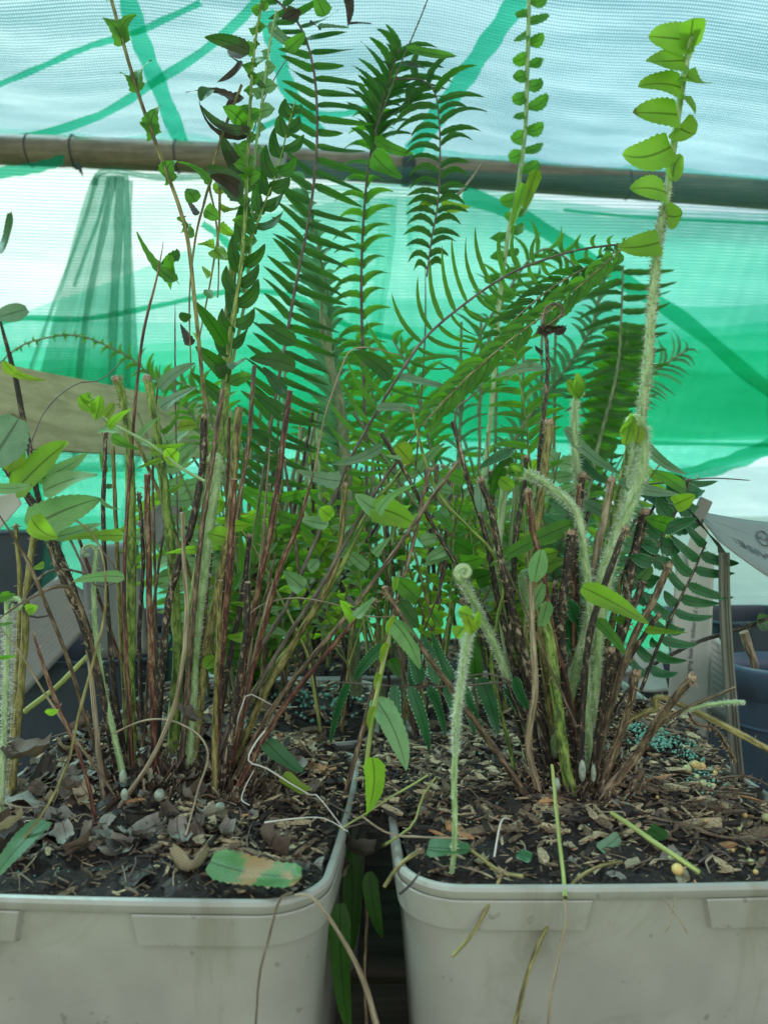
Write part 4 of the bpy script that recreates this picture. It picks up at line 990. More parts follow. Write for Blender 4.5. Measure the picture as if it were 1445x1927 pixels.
# big arching frond of the left fern, crossing to the right
frond(fernL, "430,1370 480,1240 540,1140 580,1050 625,945 655,872 700,790 745,715 800,636 870,575 950,520 1020,490 1100,468 1190,458", .35, .40,
      [0, 0, 0, 30, 60, 80, 100, 112, 122, 130, 120, 70, 30, 12], [0, 0, 0, 20, 60, 74, 86, 90, 90, 80, 70, 50, 30, 12], 31, 10, 62, 66, 'mid', 'wire', 9, 4, (-8, 9), .04, 'sword', .34, 1, .06, ser=.06, root=True)
blades(fernL, [(735, 712, 665, 660, 36, 'dark', 'sword', 8, .37), (708, 768, 792, 775, 18, 'grey', 'sword', -5, .36), (720, 838, 622, 873, 20, 'grey', 'sword', -8, .35), (712, 830, 690, 815, 14, 'mid', 'taper', 0, .355),
 (752, 708, 850, 730, 18, 'grey', 'sword', 4, .37), (778, 680, 868, 672, 12, 'mid', 'taper', 0, .37)])
# pleated frond sweeping down in front
frond(fernR, "1180,460 1110,520 1040,580 960,640 890,700 840,750 795,800", .40, .33, [16, 60, 70, 76, 80, 70, 30], [12, 50, 60, 66, 60, 50, 20], 30, 22, 14, 16, 'mid', 'olive', 3, 5, (-8, 6), .0, 'sword', .0, 1, .05, fold=.35)
frond(fernR, "1165,470 1100,505 1040,540 980,590 930,640", .41, .37, [30, 60, 70, 60, 40], [20, 50, 60, 60, 40], 28, 14, 20, 24, 'dark', 'olive', 3, 4, (-8, 6), .0, 'sword', .0, 1, .05)

# ---- right fern
SR = [
 ("716,815 750,868 782,925 812,985 852,1052 900,1130 935,1200 960,1300", .33, .345, 8, 10, 'dark', 'ring', 0, .2),
 ("808,884 798,925 785,990 770,1050 750,1120 738,1165", .33, .335, 8, 10, 'brown', 'rag', 0, .2),
 ("775,770 786,820 802,875 818,915 845,955 885,995 925,1040 946,1105 932,1180 925,1260 950,1370", .33, .345, 6, 9, 'green', 'rag', 0, .2),
 ("852,792 868,855 885,918 902,970 918,1030 935,1120 960,1230 990,1340", .335, .345, 10, 13, 'dark', 'ring', 0, .6),
 ("905,905 925,965 940,1045 958,1120 985,1220 1010,1330", .315, .335, 13, 17, 'dark', 'rag', 0, .9),
 ("990,862 984,930 970,1010 966,1090 960,1220 985,1330", .335, .345, 10, 12, 'dark', 'rag', 0, .5),
 ("1033,797 1025,880 1015,950 1010,1020 1015,1150 1030,1300", .335, .345, 18, 20, 'olive', 'rag', 0, 1.6),
 ("1028,640 1030,700 1022,790 1015,860 1012,960", .34, .345, 8, 11, 'dark', 'cap', 0, .8),
 ("994,925 1000,985 1010,1030 1022,1070 1042,1200 1065,1280 1082,1380", .315, .33, 14, 9, 'red', 'rag', 0, .9),
 ("1022,1140 1032,1200 1045,1290 1054,1370 1065,1440 1082,1530", .325, .325, 21, 25, 'green', 'cap', 0, 1.8),
 ("1075,1006 1066,1075 1056,1150 1058,1260 1070,1380", .325, .335, 19, 21, 'dark', 'rag', 0, 2.2),
 ("1182,838 1168,910 1155,975 1140,1060 1130,1200", .335, .345, 12, 15, 'green', 'cap', 0, .4),
 ("1150,908 1137,975 1122,1040 1116,1110 1112,1250", .33, .34, 17, 20, 'tan', 'rag', 0, .8),
 ("1096,898 1088,960 1082,1040 1085,1150", .34, .345, 15, 14, 'dark', 'rag', 0, .6),
 ("1090,915 1082,985 1078,1060 1080,1200", .335, .34, 9, 10, 'red', 'rag', 0, .6),
 ("1176,996 1142,1085 1110,1190 1098,1300 1090,1420", .305, .325, 13, 15, 'dark', 'rag', 0, .8),
 ("1212,968 1196,1030 1180,1110 1162,1220 1130,1380", .335, .34, 20, 20, 'dark', 'rag', 0, 2.4),
 ("1212,1096 1182,1165 1160,1240 1130,1380", .325, .335, 13, 15, 'dark', 'ring', 0, 1.2),
 ("1258,1066 1228,1130 1192,1200 1160,1290 1120,1440", .32, .335, 15, 16, 'brown', 'rag', 0, 1),
 ("1238,1158 1200,1212 1165,1275 1120,1390", .325, .335, 10, 13, 'dark', 'rag', 0, .8),
 ("1150,1224 1136,1290 1126,1370 1108,1480", .31, .33, 13, 13, 'dark', 'rag', 0, .8),
 ("1198,1268 1182,1335 1152,1425 1125,1500", .31, .328, 16, 17, 'brown', 'rag', 0, 1.6),
 ("1300,1276 1242,1348 1202,1415 1120,1510", .30, .325, 17, 19, 'brown', 'rag', 0, 1.8),
 ("1382,1294 1310,1325 1240,1365 1190,1430 1120,1500", .30, .325, 7, 12, 'brown', 'cap', 0, .4),
 ("1460,1158 1370,1190 1290,1218 1200,1275 1130,1390", .35, .34, 8, 9, 'dark', 'cap', 0, .4),
 ("1000,1086 1000,1180 1006,1300 994,1400 1015,1500", .31, .325, 11, 17, 'tan', 'rag', 0, 2.6),
 ("722,1105 762,1170 802,1232 852,1300 902,1370 965,1460", .29, .32, 10, 15, 'brown', 'ring', 0, .8),
 ("1240,935 1200,1010 1170,1090 1140,1200", .345, .345, 6, 9, 'dark', 'rag', 0, .3),
 ("1410,904 1340,900 1270,906 1215,912", .33, .335, 2.5, 3.5, 'wire', 'point', 0, .3),
 ("955,880 945,960 935,1060 950,1200 975,1330", .345, .35, 17, 18, 'pale', 'cap', 0, .8),
 ("800,1180 830,1100 850,1010 870,940 878,905", .37, .36, 4, 4, 'brown', 'cap', 0, 0),
 ("1145,1420 1180,1360 1230,1335 1290,1330", .335, .325, 9, 14, 'olive', 'cap', 0, 1.2),
 ("870,1130 920,1220 960,1300 1000,1400", .35, .34, 8, 10, 'dark', 'rag', 0, .6),
 ("1005,1060 1000,1180 1010,1280 1030,1400", .35, .345, 10, 12, 'dark', 'rag', 0, 1),
 ("930,1010 950,1120 975,1230 1000,1350", .35, .345, 9, 12, 'dark', 'rag', 0, .8),
 ("1045,1100 1038,1200 1044,1330 1060,1430", .345, .34, 12, 14, 'dark', 'rag', 0, 1),
 ("1120,1090 1115,1200 1105,1320 1100,1430", .345, .34, 10, 12, 'dark', 'rag', 0, 1),
 ("1170,1080 1150,1190 1125,1300 1110,1430", .345, .34, 10, 13, 'olive', 'rag', 0, 1),
]
for (pa, dt, db, wt, wb, mt, en, hr, sc) in SR:
    stem(fernR, 'dry_stalk' if mt == 'tan' else 'cut_stalk' if en in ('ring', 'rag') else 'stalk', pa, dt, db, wt * .9, wb * .88, mt, en, len(pa.split()) > 3 and '1410,904' not in pa, hr, scales=sc)
# the tall hairy frond
hero, hps, hrs = frond(fernR, "1112,1420 1120,1250 1135,1130 1160,1010 1186,900 1203,800 1216,700 1227,570 1237,460 1252,380 1266,280 1280,180 1292,110 1302,45", .34, .305,
      [0] * 14, [0] * 14, 62, 48, 100, 62, 'lit', 'pale', 24, 10, (6, -4), .12, 'taper', .66, .985, .06, fold=.12, ser=.035, hair=0, alt=.45, ns=16)
hero['label'] = 'tall upright young frond with woolly stem and bright yellow green leaflets'
mb = MB(); k = int(len(hps) * .7); hairs(mb, hps[:k], [r for r in hrs[:k]], 5200, .0019, 0, .9, .00008, 1.2); hairs(mb, hps[k:], hrs[k:], 350, .0014, 0); hairs(mb, hps[k // 2:k + 3], hrs[k // 2:k + 3], 900, .0018, 1, .8, .0002)
mb.build('stem_fuzz', [HAIR, BHAIR], hero)
for (bx, by, tx, ty, w_, pf, bn, nn) in (
    (1298, 76, 1219, 68, 50, 'broad', 3, (.1, -1, .2)), (1288, 114, 1215, 116, 44, 'broad', -2, (.1, -1, .1)), (1282, 166, 1200, 162, 50, 'broad', 2, (0, -1, .2)),
    (1274, 216, 1190, 212, 52, 'broad', -2, (0, -1, .1)), (1262, 276, 1170, 290, 52, 'broad', -6, (.1, -1, .2)), (1250, 362, 1184, 356, 44, 'broad', 2, (0, -1, .1)), (1240, 456, 1161, 466, 46, 'broad', -5, (0, -1, .2)),
    (1300, 90, 1304, 34, 46, 'blunt', 0, (.3, -1, 0)), (1292, 118, 1320, 52, 18, 'sword', 0, (.7, -.7, 0)), (1288, 140, 1338, 156, 44, 'taper', 4, (0, -1, .2)),
    (1288, 180, 1307, 216, 28, 'broad', 3, (.5, -.8, 0)), (1276, 238, 1308, 252, 52, 'broad', 3, (0, -1, .1)), (1266, 340, 1282, 292, 34, 'oval', -6, (.1, -1, 0)), (1254, 405, 1283, 404, 40, 'broad', 3, (0, -1, 0))):
    m2 = MB(); d = .306 + .00002 * by; leaf(m2, P(bx, by, d), P(tx, ty, d - .004 + U(-.006, .004)), w_ * 1.12 * d / FPX, bn * d / FPX, nn, 0, pf, 16, .05, .12, 0, .03); m2.build('leaflet', LF['lit'], hero)
fiddle(fernR, "1115,1150 1135,1080 1160,1010 1188,940 1206,880 1210,825 1204,796", .335, .318, 24, 20, 13, -1, 'pale', 22, .0036, 1.1,
       ((1190, 782, 1165, 812, 34, 'lit'), (1188, 790, 1176, 838, 30, 'lit'), (1200, 800, 1196, 836, 24, 'yell')), label='thick woolly young stem with a curled green tip beside the tall frond')
fiddle(fernR, "1108,1430 1104,1330 1102,1230 1110,1150 1100,1050 1085,965 1050,928 1012,900 985,888", .335, .325, 18, 14, 8, -1, 'pale', 22, .0032, 1.0,
       ((985, 882, 955, 892, 30, 'mid'), (980, 895, 960, 880, 20, 'lit')), label='pale woolly stem bending left to a green tip')
fiddle(fernR, "1092,960 1084,880 1080,800 1084,740", .345, .34, 15, 11, 7, 1, 'pale', 24, .0036, 1.0,
       ((1088, 748, 1066, 716, 26, 'lit'), (1084, 750, 1100, 712, 26, 'mid'), (1086, 750, 1084, 702, 24, 'lit')), root=False)
fiddle(fernR, "960,1290 935,1225 905,1160 880,1110 862,1085", .345, .325, 16, 17, 13, 1, 'pale', 20, .0028, 1.4, root=False, label='white woolly crozier coiled like a snail')
fiddle(fernR, "1225,1372 1270,1345 1320,1328 1370,1322 1396,1321", .315, .295, 7, 8, 2, 1, 'pale', 14, .0016, .3, root=False)
fiddle(fernR, "1010,1190 990,1130 985,1085", .35, .35, 22, 20, 10, 1, 'pale', 10, .002, .5, root=False)
# knotted dead tip
o, _, _ = stem(fernR, 'dead_tip', "1008,628 1030,612 1052,598 1060,580 1040,570 1024,585 1022,610 1028,640", .34, .34, 4, 7, 'brown', 'cap', False, scales=1)
mb = MB()
for q in range(7): leaf(mb, P(1020 + q * 5, 618, .339), P(1012 + q * 8, 628 - (q % 3) * 8, .338), .006, U(-.002, .002), None, 0, 'oval', 6, .2, .6)
mb.build('shrivelled_leaf', LF['dead'], o)
stem(fernR, 'dead_strand', "905,730 880,752 860,768 855,795", .335, .335, 3, 5, 'wire', 'cap', False)
stem(fernR, 'dead_strand', "1292,1330 1310,1362 1345,1372 1365,1400 1382,1432", .31, .34, 4, 9, 'brown', 'cap', False, kink=.0008, scales=3)
# spore fronds low in the middle
blades(fernR, [
 (655, 1284, 622, 1400, 20, 'spore', 'sword', 6), (722, 1212, 666, 1280, 24, 'spore', 'sword', 4), (742, 1290, 762, 1420, 26, 'spore', 'sword', 5), (772, 1292, 808, 1415, 28, 'spore', 'sword', -6),
 (808, 1292, 838, 1388, 24, 'spore', 'sword', -4), (838, 1292, 868, 1382, 24, 'spore', 'sword', -4), (872, 1292, 892, 1384, 26, 'spore', 'sword', -3), (870, 1285, 915, 1380, 18, 'spore', 'sword', 3),
 (905, 1276, 936, 1382, 36, 'spore', 'sword', -3), (952, 1285, 985, 1362, 28, 'spore', 'sword', -4), (968, 1275, 1000, 1340, 22, 'spore', 'sword', 4), (790, 1285, 765, 1205, 28, 'spore', 'sword', 3),
 (820, 1285, 795, 1195, 28, 'spore', 'sword', 3), (850, 1280, 812, 1190, 28, 'spore', 'sword', -3), (775, 1290, 770, 1240, 22, 'spore', 'sword', 3), (895, 1275, 892, 1195, 34, 'dark', 'sword', 0),
 (1080, 985, 918, 1067, 34, 'mid', 'sword', 5, .32), (1018, 1034, 1004, 1096, 36, 'pale', 'oval', 0, .31), (1022, 1098, 996, 1150, 28, 'pale', 'oval', 0, .312), (1030, 1132, 1018, 1180, 32, 'pale', 'oval', 0, .312),
 (1094, 1104, 1220, 1174, 42, 'lit', 'sword', -3, .30), (1122, 1166, 1176, 1232, 28, 'mid', 'sword', -3, .315), (1214, 1184, 1292, 1190, 18, 'lit', 'taper', 3, .315), (1175, 1170, 1150, 1160, 20, 'mid', 'taper', 0, .32),
 (1062, 806, 1168, 892, 24, 'grey', 'sword', 8, .35), (1090, 862, 1150, 912, 22, 'spore', 'sword', 6, .345), (1205, 826, 1292, 892, 22, 'grey', 'sword', 10, .34), (1165, 905, 1278, 930, 26, 'grey', 'sword', 5, .335),
 (1290, 925, 1226, 885, 30, 'mid', 'sword', 0, .335), (1282, 908, 1350, 905, 15, 'spore', 'sword', 4, .335), (1275, 955, 1200, 930, 38, 'spore', 'sword', -3, .335), (1268, 950, 1308, 932, 34, 'lit', 'fan', 0, .338),
 (1250, 1000, 1310, 976, 26, 'spore', 'sword', -4, .335), (1262, 990, 1212, 975, 34, 'mid', 'sword', 3, .338), (1240, 1035, 1190, 1015, 34, 'spore', 'fan', 0, .338), (1225, 1060, 1182, 1045, 26, 'spore', 'fan', 0, .338),
 (1248, 1022, 1265, 1005, 24, 'lit', 'fan', 0, .338), (1205, 1090, 1225, 1065, 26, 'pale', 'fan', 0, .34), (1100, 945, 1160, 985, 24, 'grey', 'sword', 0, .345), (1112, 932, 1138, 925, 18, 'mid', 'fan', 0, .345),
 (962, 848, 900, 882, 22, 'spore', 'sword', 3, .34), (962, 862, 916, 914, 24, 'burnt', 'sword', 3, .34), (948, 880, 925, 935, 22, 'dark', 'sword', 3, .342), (1022, 692, 930, 712, 20, 'grey', 'sword', 6, .335),
 (1002, 680, 950, 722, 16, 'grey', 'taper', 6, .335), (1020, 665, 1006, 650, 10, 'dead', 'taper', 0, .335), (905, 900, 905, 965, 26, 'grey', 'oval', 0, .325), (965, 920, 940, 900, 28, 'lit', 'oval', 0, .33),
 (1012, 865, 995, 900, 30, 'lit', 'oval', 0, .345), (925, 975, 885, 960, 26, 'mid', 'fan', 0, .345), (1445, 1165, 1425, 1180, 32, 'dark', 'oval', 0, .35), (1085, 1170, 1070, 1130, 28, 'spore', 'oval', 0, .345),
 (1075, 1215, 1070, 1150, 40, 'spore', 'oval', 0, .35), (990, 1220, 965, 1238, 12, 'mid', 'taper', 0, .33), (1100, 1250, 1070, 1215, 30, 'spore', 'fan', 0, .35),
], .335)
stem(fernR, 'rachis', "630,1283 700,1288 780,1293 880,1290 950,1285 1000,1310 1040,1380", .34, .34, 3, 5, 'wire', 'cap', False)
stem(fernR, 'rachis', "870,1275 920,1268 970,1290 1020,1340", .335, .34, 3, 5, 'wire', 'cap', False)
frond(fernR, "1205,1300 1240,1210 1270,1145 1300,1085 1328,1020", .338, .335, [30, 62, 72, 78, 66], [40, 70, 82, 86, 60], 29, 22, 62, 78, 'spore', 'dark', 7, 4, (-5, 6), .0, 'sword', .1, 1, .06, ns=16)
frond(fernR, "1150,1240 1200,1110 1242,1020 1272,960 1296,905", .342, .335, [10, 30, 50, 60, 30], [10, 30, 50, 56, 40], 36, 34, 62, 66, 'spore', 'dark', 8, 5, (-5, 6), .0, 'fan', .3, 1, .1)
frond(fernR, "1000,1000 1000,900 994,850 990,790 980,730 974,690 968,662", .355, .35, [0, 30, 68, 76, 74, 66, 30], [0, 40, 80, 84, 74, 60, 30], 25, 15, 84, 66, 'mid', 'green', 5, 3, (6, -8), .0, 'sword', .25, 1, .05, ns=12)
# runner with big pale leaves between the pots
stem(fernR, 'runner', "742,1160 728,1220 712,1290 702,1350 690,1440", .30, .295, 8, 9, 'yellow', 'cap', False)
stem(fernR, 'runner', "805,1458 770,1480 735,1500 690,1530 640,1560", .30, .29, 4, 4, 'yellow', 'cap', False)
blades(fernR, [(735, 1165, 790, 1260, 42, 'pale', 'sword', -6, .295), (706, 1315, 764, 1452, 50, 'pale', 'sword', -8, .29), (700, 1425, 688, 1536, 46, 'lit', 'sword', -10, .285), (748, 1090, 786, 1128, 38, 'mid', 'oval', 0, .315),
 (752, 1134, 788, 1182, 34, 'dark', 'sword', 0, .315), (742, 1160, 728, 1196, 11, 'yell', 'sword', 3, .295), (728, 1210, 716, 1248, 12, 'yell', 'sword', 3, .295), (714, 1268, 706, 1300, 14, 'yell', 'sword', 3, .295),
 (705, 1330, 694, 1372, 16, 'yell', 'sword', 3, .292), (735, 1240, 752, 1275, 26, 'dark', 'sword', 0, .31), (745, 1085, 742, 1115, 14, 'lit', 'sword', 0, .31),
 (745, 978, 668, 930, 44, 'pale', 'sword', -4, .32), (700, 955, 785, 990, 56, 'lit', 'sword', -6, .325), (710, 965, 784, 912, 24, 'pale', 'taper', -12, .315), (746, 838, 775, 872, 40, 'yell', 'fan', 0, .34),
 (870, 902, 820, 890, 30, 'mid', 'sword', 2, .345), (850, 925, 800, 910, 20, 'pale', 'sword', 0, .35), (755, 862, 722, 855, 12, 'pale', 'taper', 0, .33), (790, 1018, 835, 1008, 26, 'pale', 'sword', 0, .345),
 (845, 1030, 800, 1055, 24, 'pale', 'fan', 0, .34), (850, 1035, 795, 1065, 26, 'pale', 'taper', 0, .34), (855, 1020, 890, 1040, 34, 'dark', 'sword', 0, .345), (870, 1060, 910, 1050, 36, 'mid', 'fan', 0, .35),
 (895, 1090, 925, 1080, 40, 'dark', 'fan', 0, .35), (825, 960, 850, 1000, 30, 'mid', 'sword', 0, .35), (812, 1150, 830, 1180, 24, 'mid', 'oval', 0, .37)], name='leaf')

# ---- little fern in front of the right pot
CY = P(853, 1636, .27)
fy = thing('young_fern', (CY.x, CY.y, CY.z), 'single white woolly fern shoot with curled green head, near the right pot front rim', 'fern shoot')
s_, a_, b_ = stem(fy, 'shoot', "878,1195 870,1265 860,1340 856,1420 855,1500 855,1580 851,1640", .262, .272, 13, 10, 'yellow', 'cap', True)
s_.data.materials[0] = ST['pale']
mb = MB(); k = int(len(a_) * .55); hairs(mb, a_[k:], b_[k:], 2000, .0016, 0, .9, .00008, 1.1); hairs(mb, a_[:k], b_[:k], 90, .0014, 0); mb.build('fuzz', HAIR, s_)
fiddle(fy, "872,1250 880,1200 892,1172", .262, .258, 11, 12, 13, -1, 'pale', 34, .0024, 1.1,
       ((886, 1160, 862, 1150, 30, 'lit'), (872, 1180, 858, 1200, 30, 'lit'), (888, 1192, 878, 1158, 24, 'yell'), (895, 1185, 900, 1150, 16, 'lit')), root=False)

# shaggy crowns of old leaf bases at the foot of the two ferns
def crown(parent, cx, cy, c, rad, count):
    mb = MB()
    for k in range(count):
        a = U(0, 6.28); r = rad * U(.1, 1); x, y = cx + math.cos(a) * r * 1.3, cy + math.sin(a) * r; z = soil_z(x, y, c)
        L = U(.003, .011) * (1.2 - r / rad * .5); b_ = Vector((x, y, z - .001)); dr = Vector((math.cos(a) * .6 + U(-.4, .4), math.sin(a) * .6 + U(-.4, .4), 1)).normalized()
        if k % 3 == 0: leaf(mb, b_, b_ + dr * L, L * .4, U(-.001, .001), (math.cos(a), math.sin(a) - .6, .3), random.choice([0, 1, 2]), 'oval', 6, .1, .6)
        else:
            e = b_ + dr * L; r_ = resample([tuple(b_), tuple(b_.lerp(e, .5) + Vector((U(-1, 1), U(-1, 1), 0)) * L * .15), tuple(e)], 5); tube(mb, r_, [U(.0002, .0007)] * 5, 4, random.choice([0, 1, 2]))
    mb.build('crown', [ST['brown'], ST['dark'], ST['tan']], parent)
crown(fernL, P(300, 1450, .34).x, .34, LPc, .022, 420)
crown(fernL, P(430, 1450, .34).x, .342, LPc, .02, 380)
crown(fernR, CR.x, CR.y, RPc, .022, 620)

# ================================================================== BACK ROWS
def back_pot(cx, cy, rot, mat, label, mound=.008, half=.079):
    make_pot(cx, cy, rot, half, ZR, .1385, mat, label, 'pots in the rows behind', detail=False)
    c = (cx, cy, rot, half, lambda u, v: mound * math.exp(-(u * u + v * v) * 1.5)); SCENE_SOILS.append(c)
    return c
bp = [
 (back_pot(-.085, .497, .03, GREYP, 'grey square pot in the second row straight behind the front left pot', .012), 'second row, behind the front left pot'),
 (back_pot(.095, .513, -.04, GREYP, 'grey square pot in the second row hidden behind the front right pot', .012), 'second row, behind the front right pot'),
 (back_pot(-.06, .665, .02, GREYP, 'grey square pot of the third row, furthest back on the left', .012), 'third row on the left'),
 (back_pot(.12, .685, .0, GREYP, 'grey square pot of the third row, furthest back on the right', .012), 'third row on the right'),
]
for c, _ in bp:
    make_soil(c, 'brown soil with bark in a pot of the back rows, between dense fern stalks', c[2], 50, 'soil of the back pots')
    chips(c, c[2], 500, lambda u, v: 1, 'grey brown bark chips in a pot of the back rows', .005, .014)['group'] = 'mulch of the back pots'
def back_fern(c, where, seed, nst, nfr, hmin, hmax, dense=1.0):
    random.seed(seed)
    root = thing('fern', (c[0], c[1], ZR), 'small leaved sword fern, ' + where, 'fern')
    for k in range(nst):
        a = U(0, 6.28); r = U(0, .03); bx, by = c[0] + math.cos(a) * r, c[1] + math.sin(a) * r
        h = U(.06, .2); ln = Vector((math.cos(a) * U(.0, .5) + U(-.1, .1), math.sin(a) * U(0, .4), 1)) * h
        b0 = Vector((bx, by, ZR)); mid = b0 + ln * .5 + Vector((U(-.005, .005), 0, 0)); tp = b0 + ln + Vector((ln.x * .3, ln.y * .3, 0))
        w_ = U(.0007, .0018); r_ = resample([tuple(b0) + (w_,), tuple(mid) + (w_,), tuple(tp) + (w_ * .8,)], 12)
        mb = MB(); tube(mb, [q[:3] for q in r_], [q[3] for q in r_], 5, 0, 'ring', 1)
        mb.build('cut_stalk', [ST[random.choice(['far', 'far', 'olive', 'brown', 'dark'])], CUT], root)
    for k in range(nfr):
        a = U(0, 6.28); r = U(0, .03); b0 = Vector((c[0] + math.cos(a) * r, c[1] + math.sin(a) * r, ZR))
        H = U(hmin, hmax); out_ = U(.15, .65); small = R() < .6
        tp = b0 + Vector((math.cos(a) * out_ * H, math.sin(a) * out_ * H * .7, H)); mid = b0.lerp(tp, .5) + Vector((-math.cos(a), -math.sin(a), 1)) * H * .07
        r_ = resample([tuple(b0), tuple(mid), tuple(tp)], 40); ps = [Vector(q) for q in r_]
        mb = MB(); sp = U(.008, .012); mat = random.choice(['mid', 'lit', 'pale', 'lit', 'mid', 'fade']); ml = U(.012, .026) if small else U(.022, .036)
        s = 0; nx = U(.25, .45) * H; L = 0
        for i in range(39):
            seg = (ps[i + 1] - ps[i]).length; L += seg
            if L > nx:
                nx += sp; T = (ps[i + 1] - ps[i]).normalized(); t = i / 39; view = Vector((U(-.3, .3), -1, U(-.2, .5))); sd_ = T.cross(view).normalized()
                for sg in (-1, 1):
                    ln = ml * (1 - .5 * abs(t - .6)) * U(.8, 1.1)
                    leaf(mb, ps[i], ps[i] + (sd_ * sg + T * U(.1, .5)).normalized() * ln, (.009 if small else .0065) * U(.8, 1.2), U(-.002, .002), view, 0, 'fan' if small and R() < .5 else 'sword', 7, .08)
        ob = mb.build('frond', LF[mat], root)
        m2 = MB(); tube(m2, ps, [.0011 * (1 - .5 * i / 40) for i in range(40)], 5); m2.build('rachis', ST[random.choice(['far', 'olive', 'wire'])], ob)
    return root
back_fern(bp[0][0], 'in the second row behind the front left pot', 11, 30, 15, .07, .17)
back_fern(bp[1][0], 'in the second row behind the front right pot', 12, 26, 15, .07, .17)
back_fern(bp[2][0], 'furthest back on the left of the third row', 13, 40, 17, .08, .19)
back_fern(bp[3][0], 'furthest back on the right of the third row', 14, 38, 16, .08, .19)
random.seed(21)
# young small leaved fronds filling the middle between the clumps
for k in range(46):
    x0 = U(520, 1000); x1 = x0 + U(-90, 90); yt = U(870, 1150); xm = (x0 + x1) / 2 + U(-20, 20); d = U(.43, .52)
    big = U(20, 34); mt = random.choice(['lit', 'mid', 'pale', 'lit', 'mid', 'dark', 'grey'])
    L_ = [0, 0, big * .7, big, big, big * .6]
    frond(FB, "%d,1255 %d,%d %d,%d" % (x0, xm, (1255 + yt) / 2, x1, yt), d, d - U(0, .04), L_, L_, U(24, 36), U(14, 22), U(60, 85), U(55, 80), mt, random.choice(['far', 'olive', 'yellow']), 4, 2.5, (2, -2), U(-.1, .2), random.choice(['fan', 'taper', 'sword', 'broad']), .25, 1, .12, ns=8)
for k in range(34):
    x0 = U(470, 1010); x1 = x0 + U(-70, 70); yt = U(860, 1120); d = U(.42, .5)
    stem(FB, 'cut_stalk', "%d,%d %d,%d %d,1260" % (x1, yt, (x0 + x1) / 2, (1260 + yt) / 2, x0), d, d, U(4, 7), U(6, 10), random.choice(['far', 'olive', 'brown', 'dark', 'green']), random.choice(['ring', 'rag']), True, 0)
random.seed(99)
# tall fronds standing in the third row, right of centre
FR3 = thing('fern', P(1000, 1100, .74), 'far fern with feathery fronds against the netting behind the tall hairy stem', 'fern')
def far(path, d, L, R_, sp, wd, aL, aR, mat, **k): frond(FR3, path, d, d, L, R_, sp, wd, aL, aR, mat, 'far', 7, 4, **k)
frond(FR3, "880,1120 910,900 925,760 940,560 958,430 975,350 988,240 992,120 995,0 998,-40", .62, .60, [0, 0, 10, 26, 22, 36, 34, 34, 30, 24], [0, 0, 10, 20, 28, 36, 36, 46, 40, 34], 39, 26, 118, 62, 'mid', 'pale', 10, 8, (-3, 5), .0, 'oval', .35, 1, .1, alt=.3)
blades(FR3, [(985, 345, 962, 432, 22, 'lit', 'sword', 0, .6), (1010, 320, 985, 400, 26, 'yell', 'sword', 0, .61)])
far("1090,1000 1130,820 1160,700 1168,600 1172,500", .62, [10, 40, 90, 96, 84], [10, 40, 90, 104, 100], 24, 15, 112, 82, 'dark', bend=(6, 6), droop=.0)
far("1100,900 1150,760 1172,680 1180,620", .66, [30, 50, 60, 50], [30, 50, 60, 50], 12, 26, 80, 60, 'mid', bend=(6, 6), name='frond')
far("930,900 990,790 1060,700 1110,620 1130,540 1140,480", .66, [20, 50, 60, 50, 36, 20], [20, 50, 70, 60, 36, 20], 17, 11, 70, 50, 'fade')
far("1080,900 1120,830 1170,750 1230,700 1290,660", .70, [30, 90, 110, 90, 40], [20, 60, 80, 70, 30], 15, 7, 60, 60, 'fade')
far("900,780 920,640 960,540 1020,470 1080,500 1110,560", .66, [50, 70, 76, 70, 50, 20], [50, 70, 76, 70, 50, 20], 24, 9, 70, 66, "mid")
far("860,900 870,760 900,640 950,560 1000,530 1060,560", .68, [50, 70, 76, 70, 50, 20], [50, 70, 76, 70, 50, 20], 30, 8, 74, 70, "fade")
far("820,900 800,800 770,700 740,640", .66, [40, 70, 80, 30], [50, 80, 80, 30], 22, 14, 80, 60, 'mid')
far("760,1000 740,860 700,740 670,640", .62, [40, 80, 80, 30], [50, 80, 80, 30], 20, 15, 70, 70, 'mid')
for x in (935, 905, 868, 985, 1020, 1045): stem(FR3, 'stalk', "%d,%d %d,880 %d,1120" % (x, 560 + (x * 7) % 90, x - 4, x - 10), .66, .68, 5, 8, 'far', 'cap', False)
FL3 = thing('fern', P(330, 1150, .72), 'far fern at left, its thin frond arching over the wooden plank', 'fern')
frond(FL3, "420,1000 380,820 330,740 290,712 240,670 150,632 70,640 20,665 -30,720", .70, .68, [0, 0, 40, 48, 40, 22, 18, 16, 12], [0, 0, 44, 50, 40, 14, 12, 12, 10], 19, 9, 60, 60, 'mid', 'far', 5, 3, (8, -8), .0, 'sword', .2, 1, .1)
frond(FL3, "440,1000 430,860 400,760 340,720 290,720", .66, .66, [20, 44, 50, 50, 30], [20, 44, 60, 50, 30], 20, 13, 70, 66, 'mid', 'far', 5, 3)
for x in (405, 430, 455, 485, 500, 530, 560, 585, 610, 700, 730, 755, 470, 520):
    stem(FL3, 'stalk', "%d,%d %d,900 %d,1130" % (x + 6, 690 + (x * 13) % 160, x, x - 6), .60 + (x % 7) * .02, .62, 4 + x % 4, 9, random.choice(['far', 'far', 'olive', 'pale']), 'ring', False)
for (x, y) in ((608, 778), (584, 830)):
    fiddle(FL3, "%d,1000 %d,880 %d,%d" % (x - 6, x - 8, x - 12, y + 4), .6, .6, 7, 7, 11, 1, 'pale', 3, .002, 1.3, root=False)
frond(FL3, "560,1000 575,900 600,800 640,740 690,720", .66, .66, [20, 44, 50, 40, 20], [20, 44, 50, 40, 20], 20, 16, 70, 66, 'mid', 'far', 5, 3)

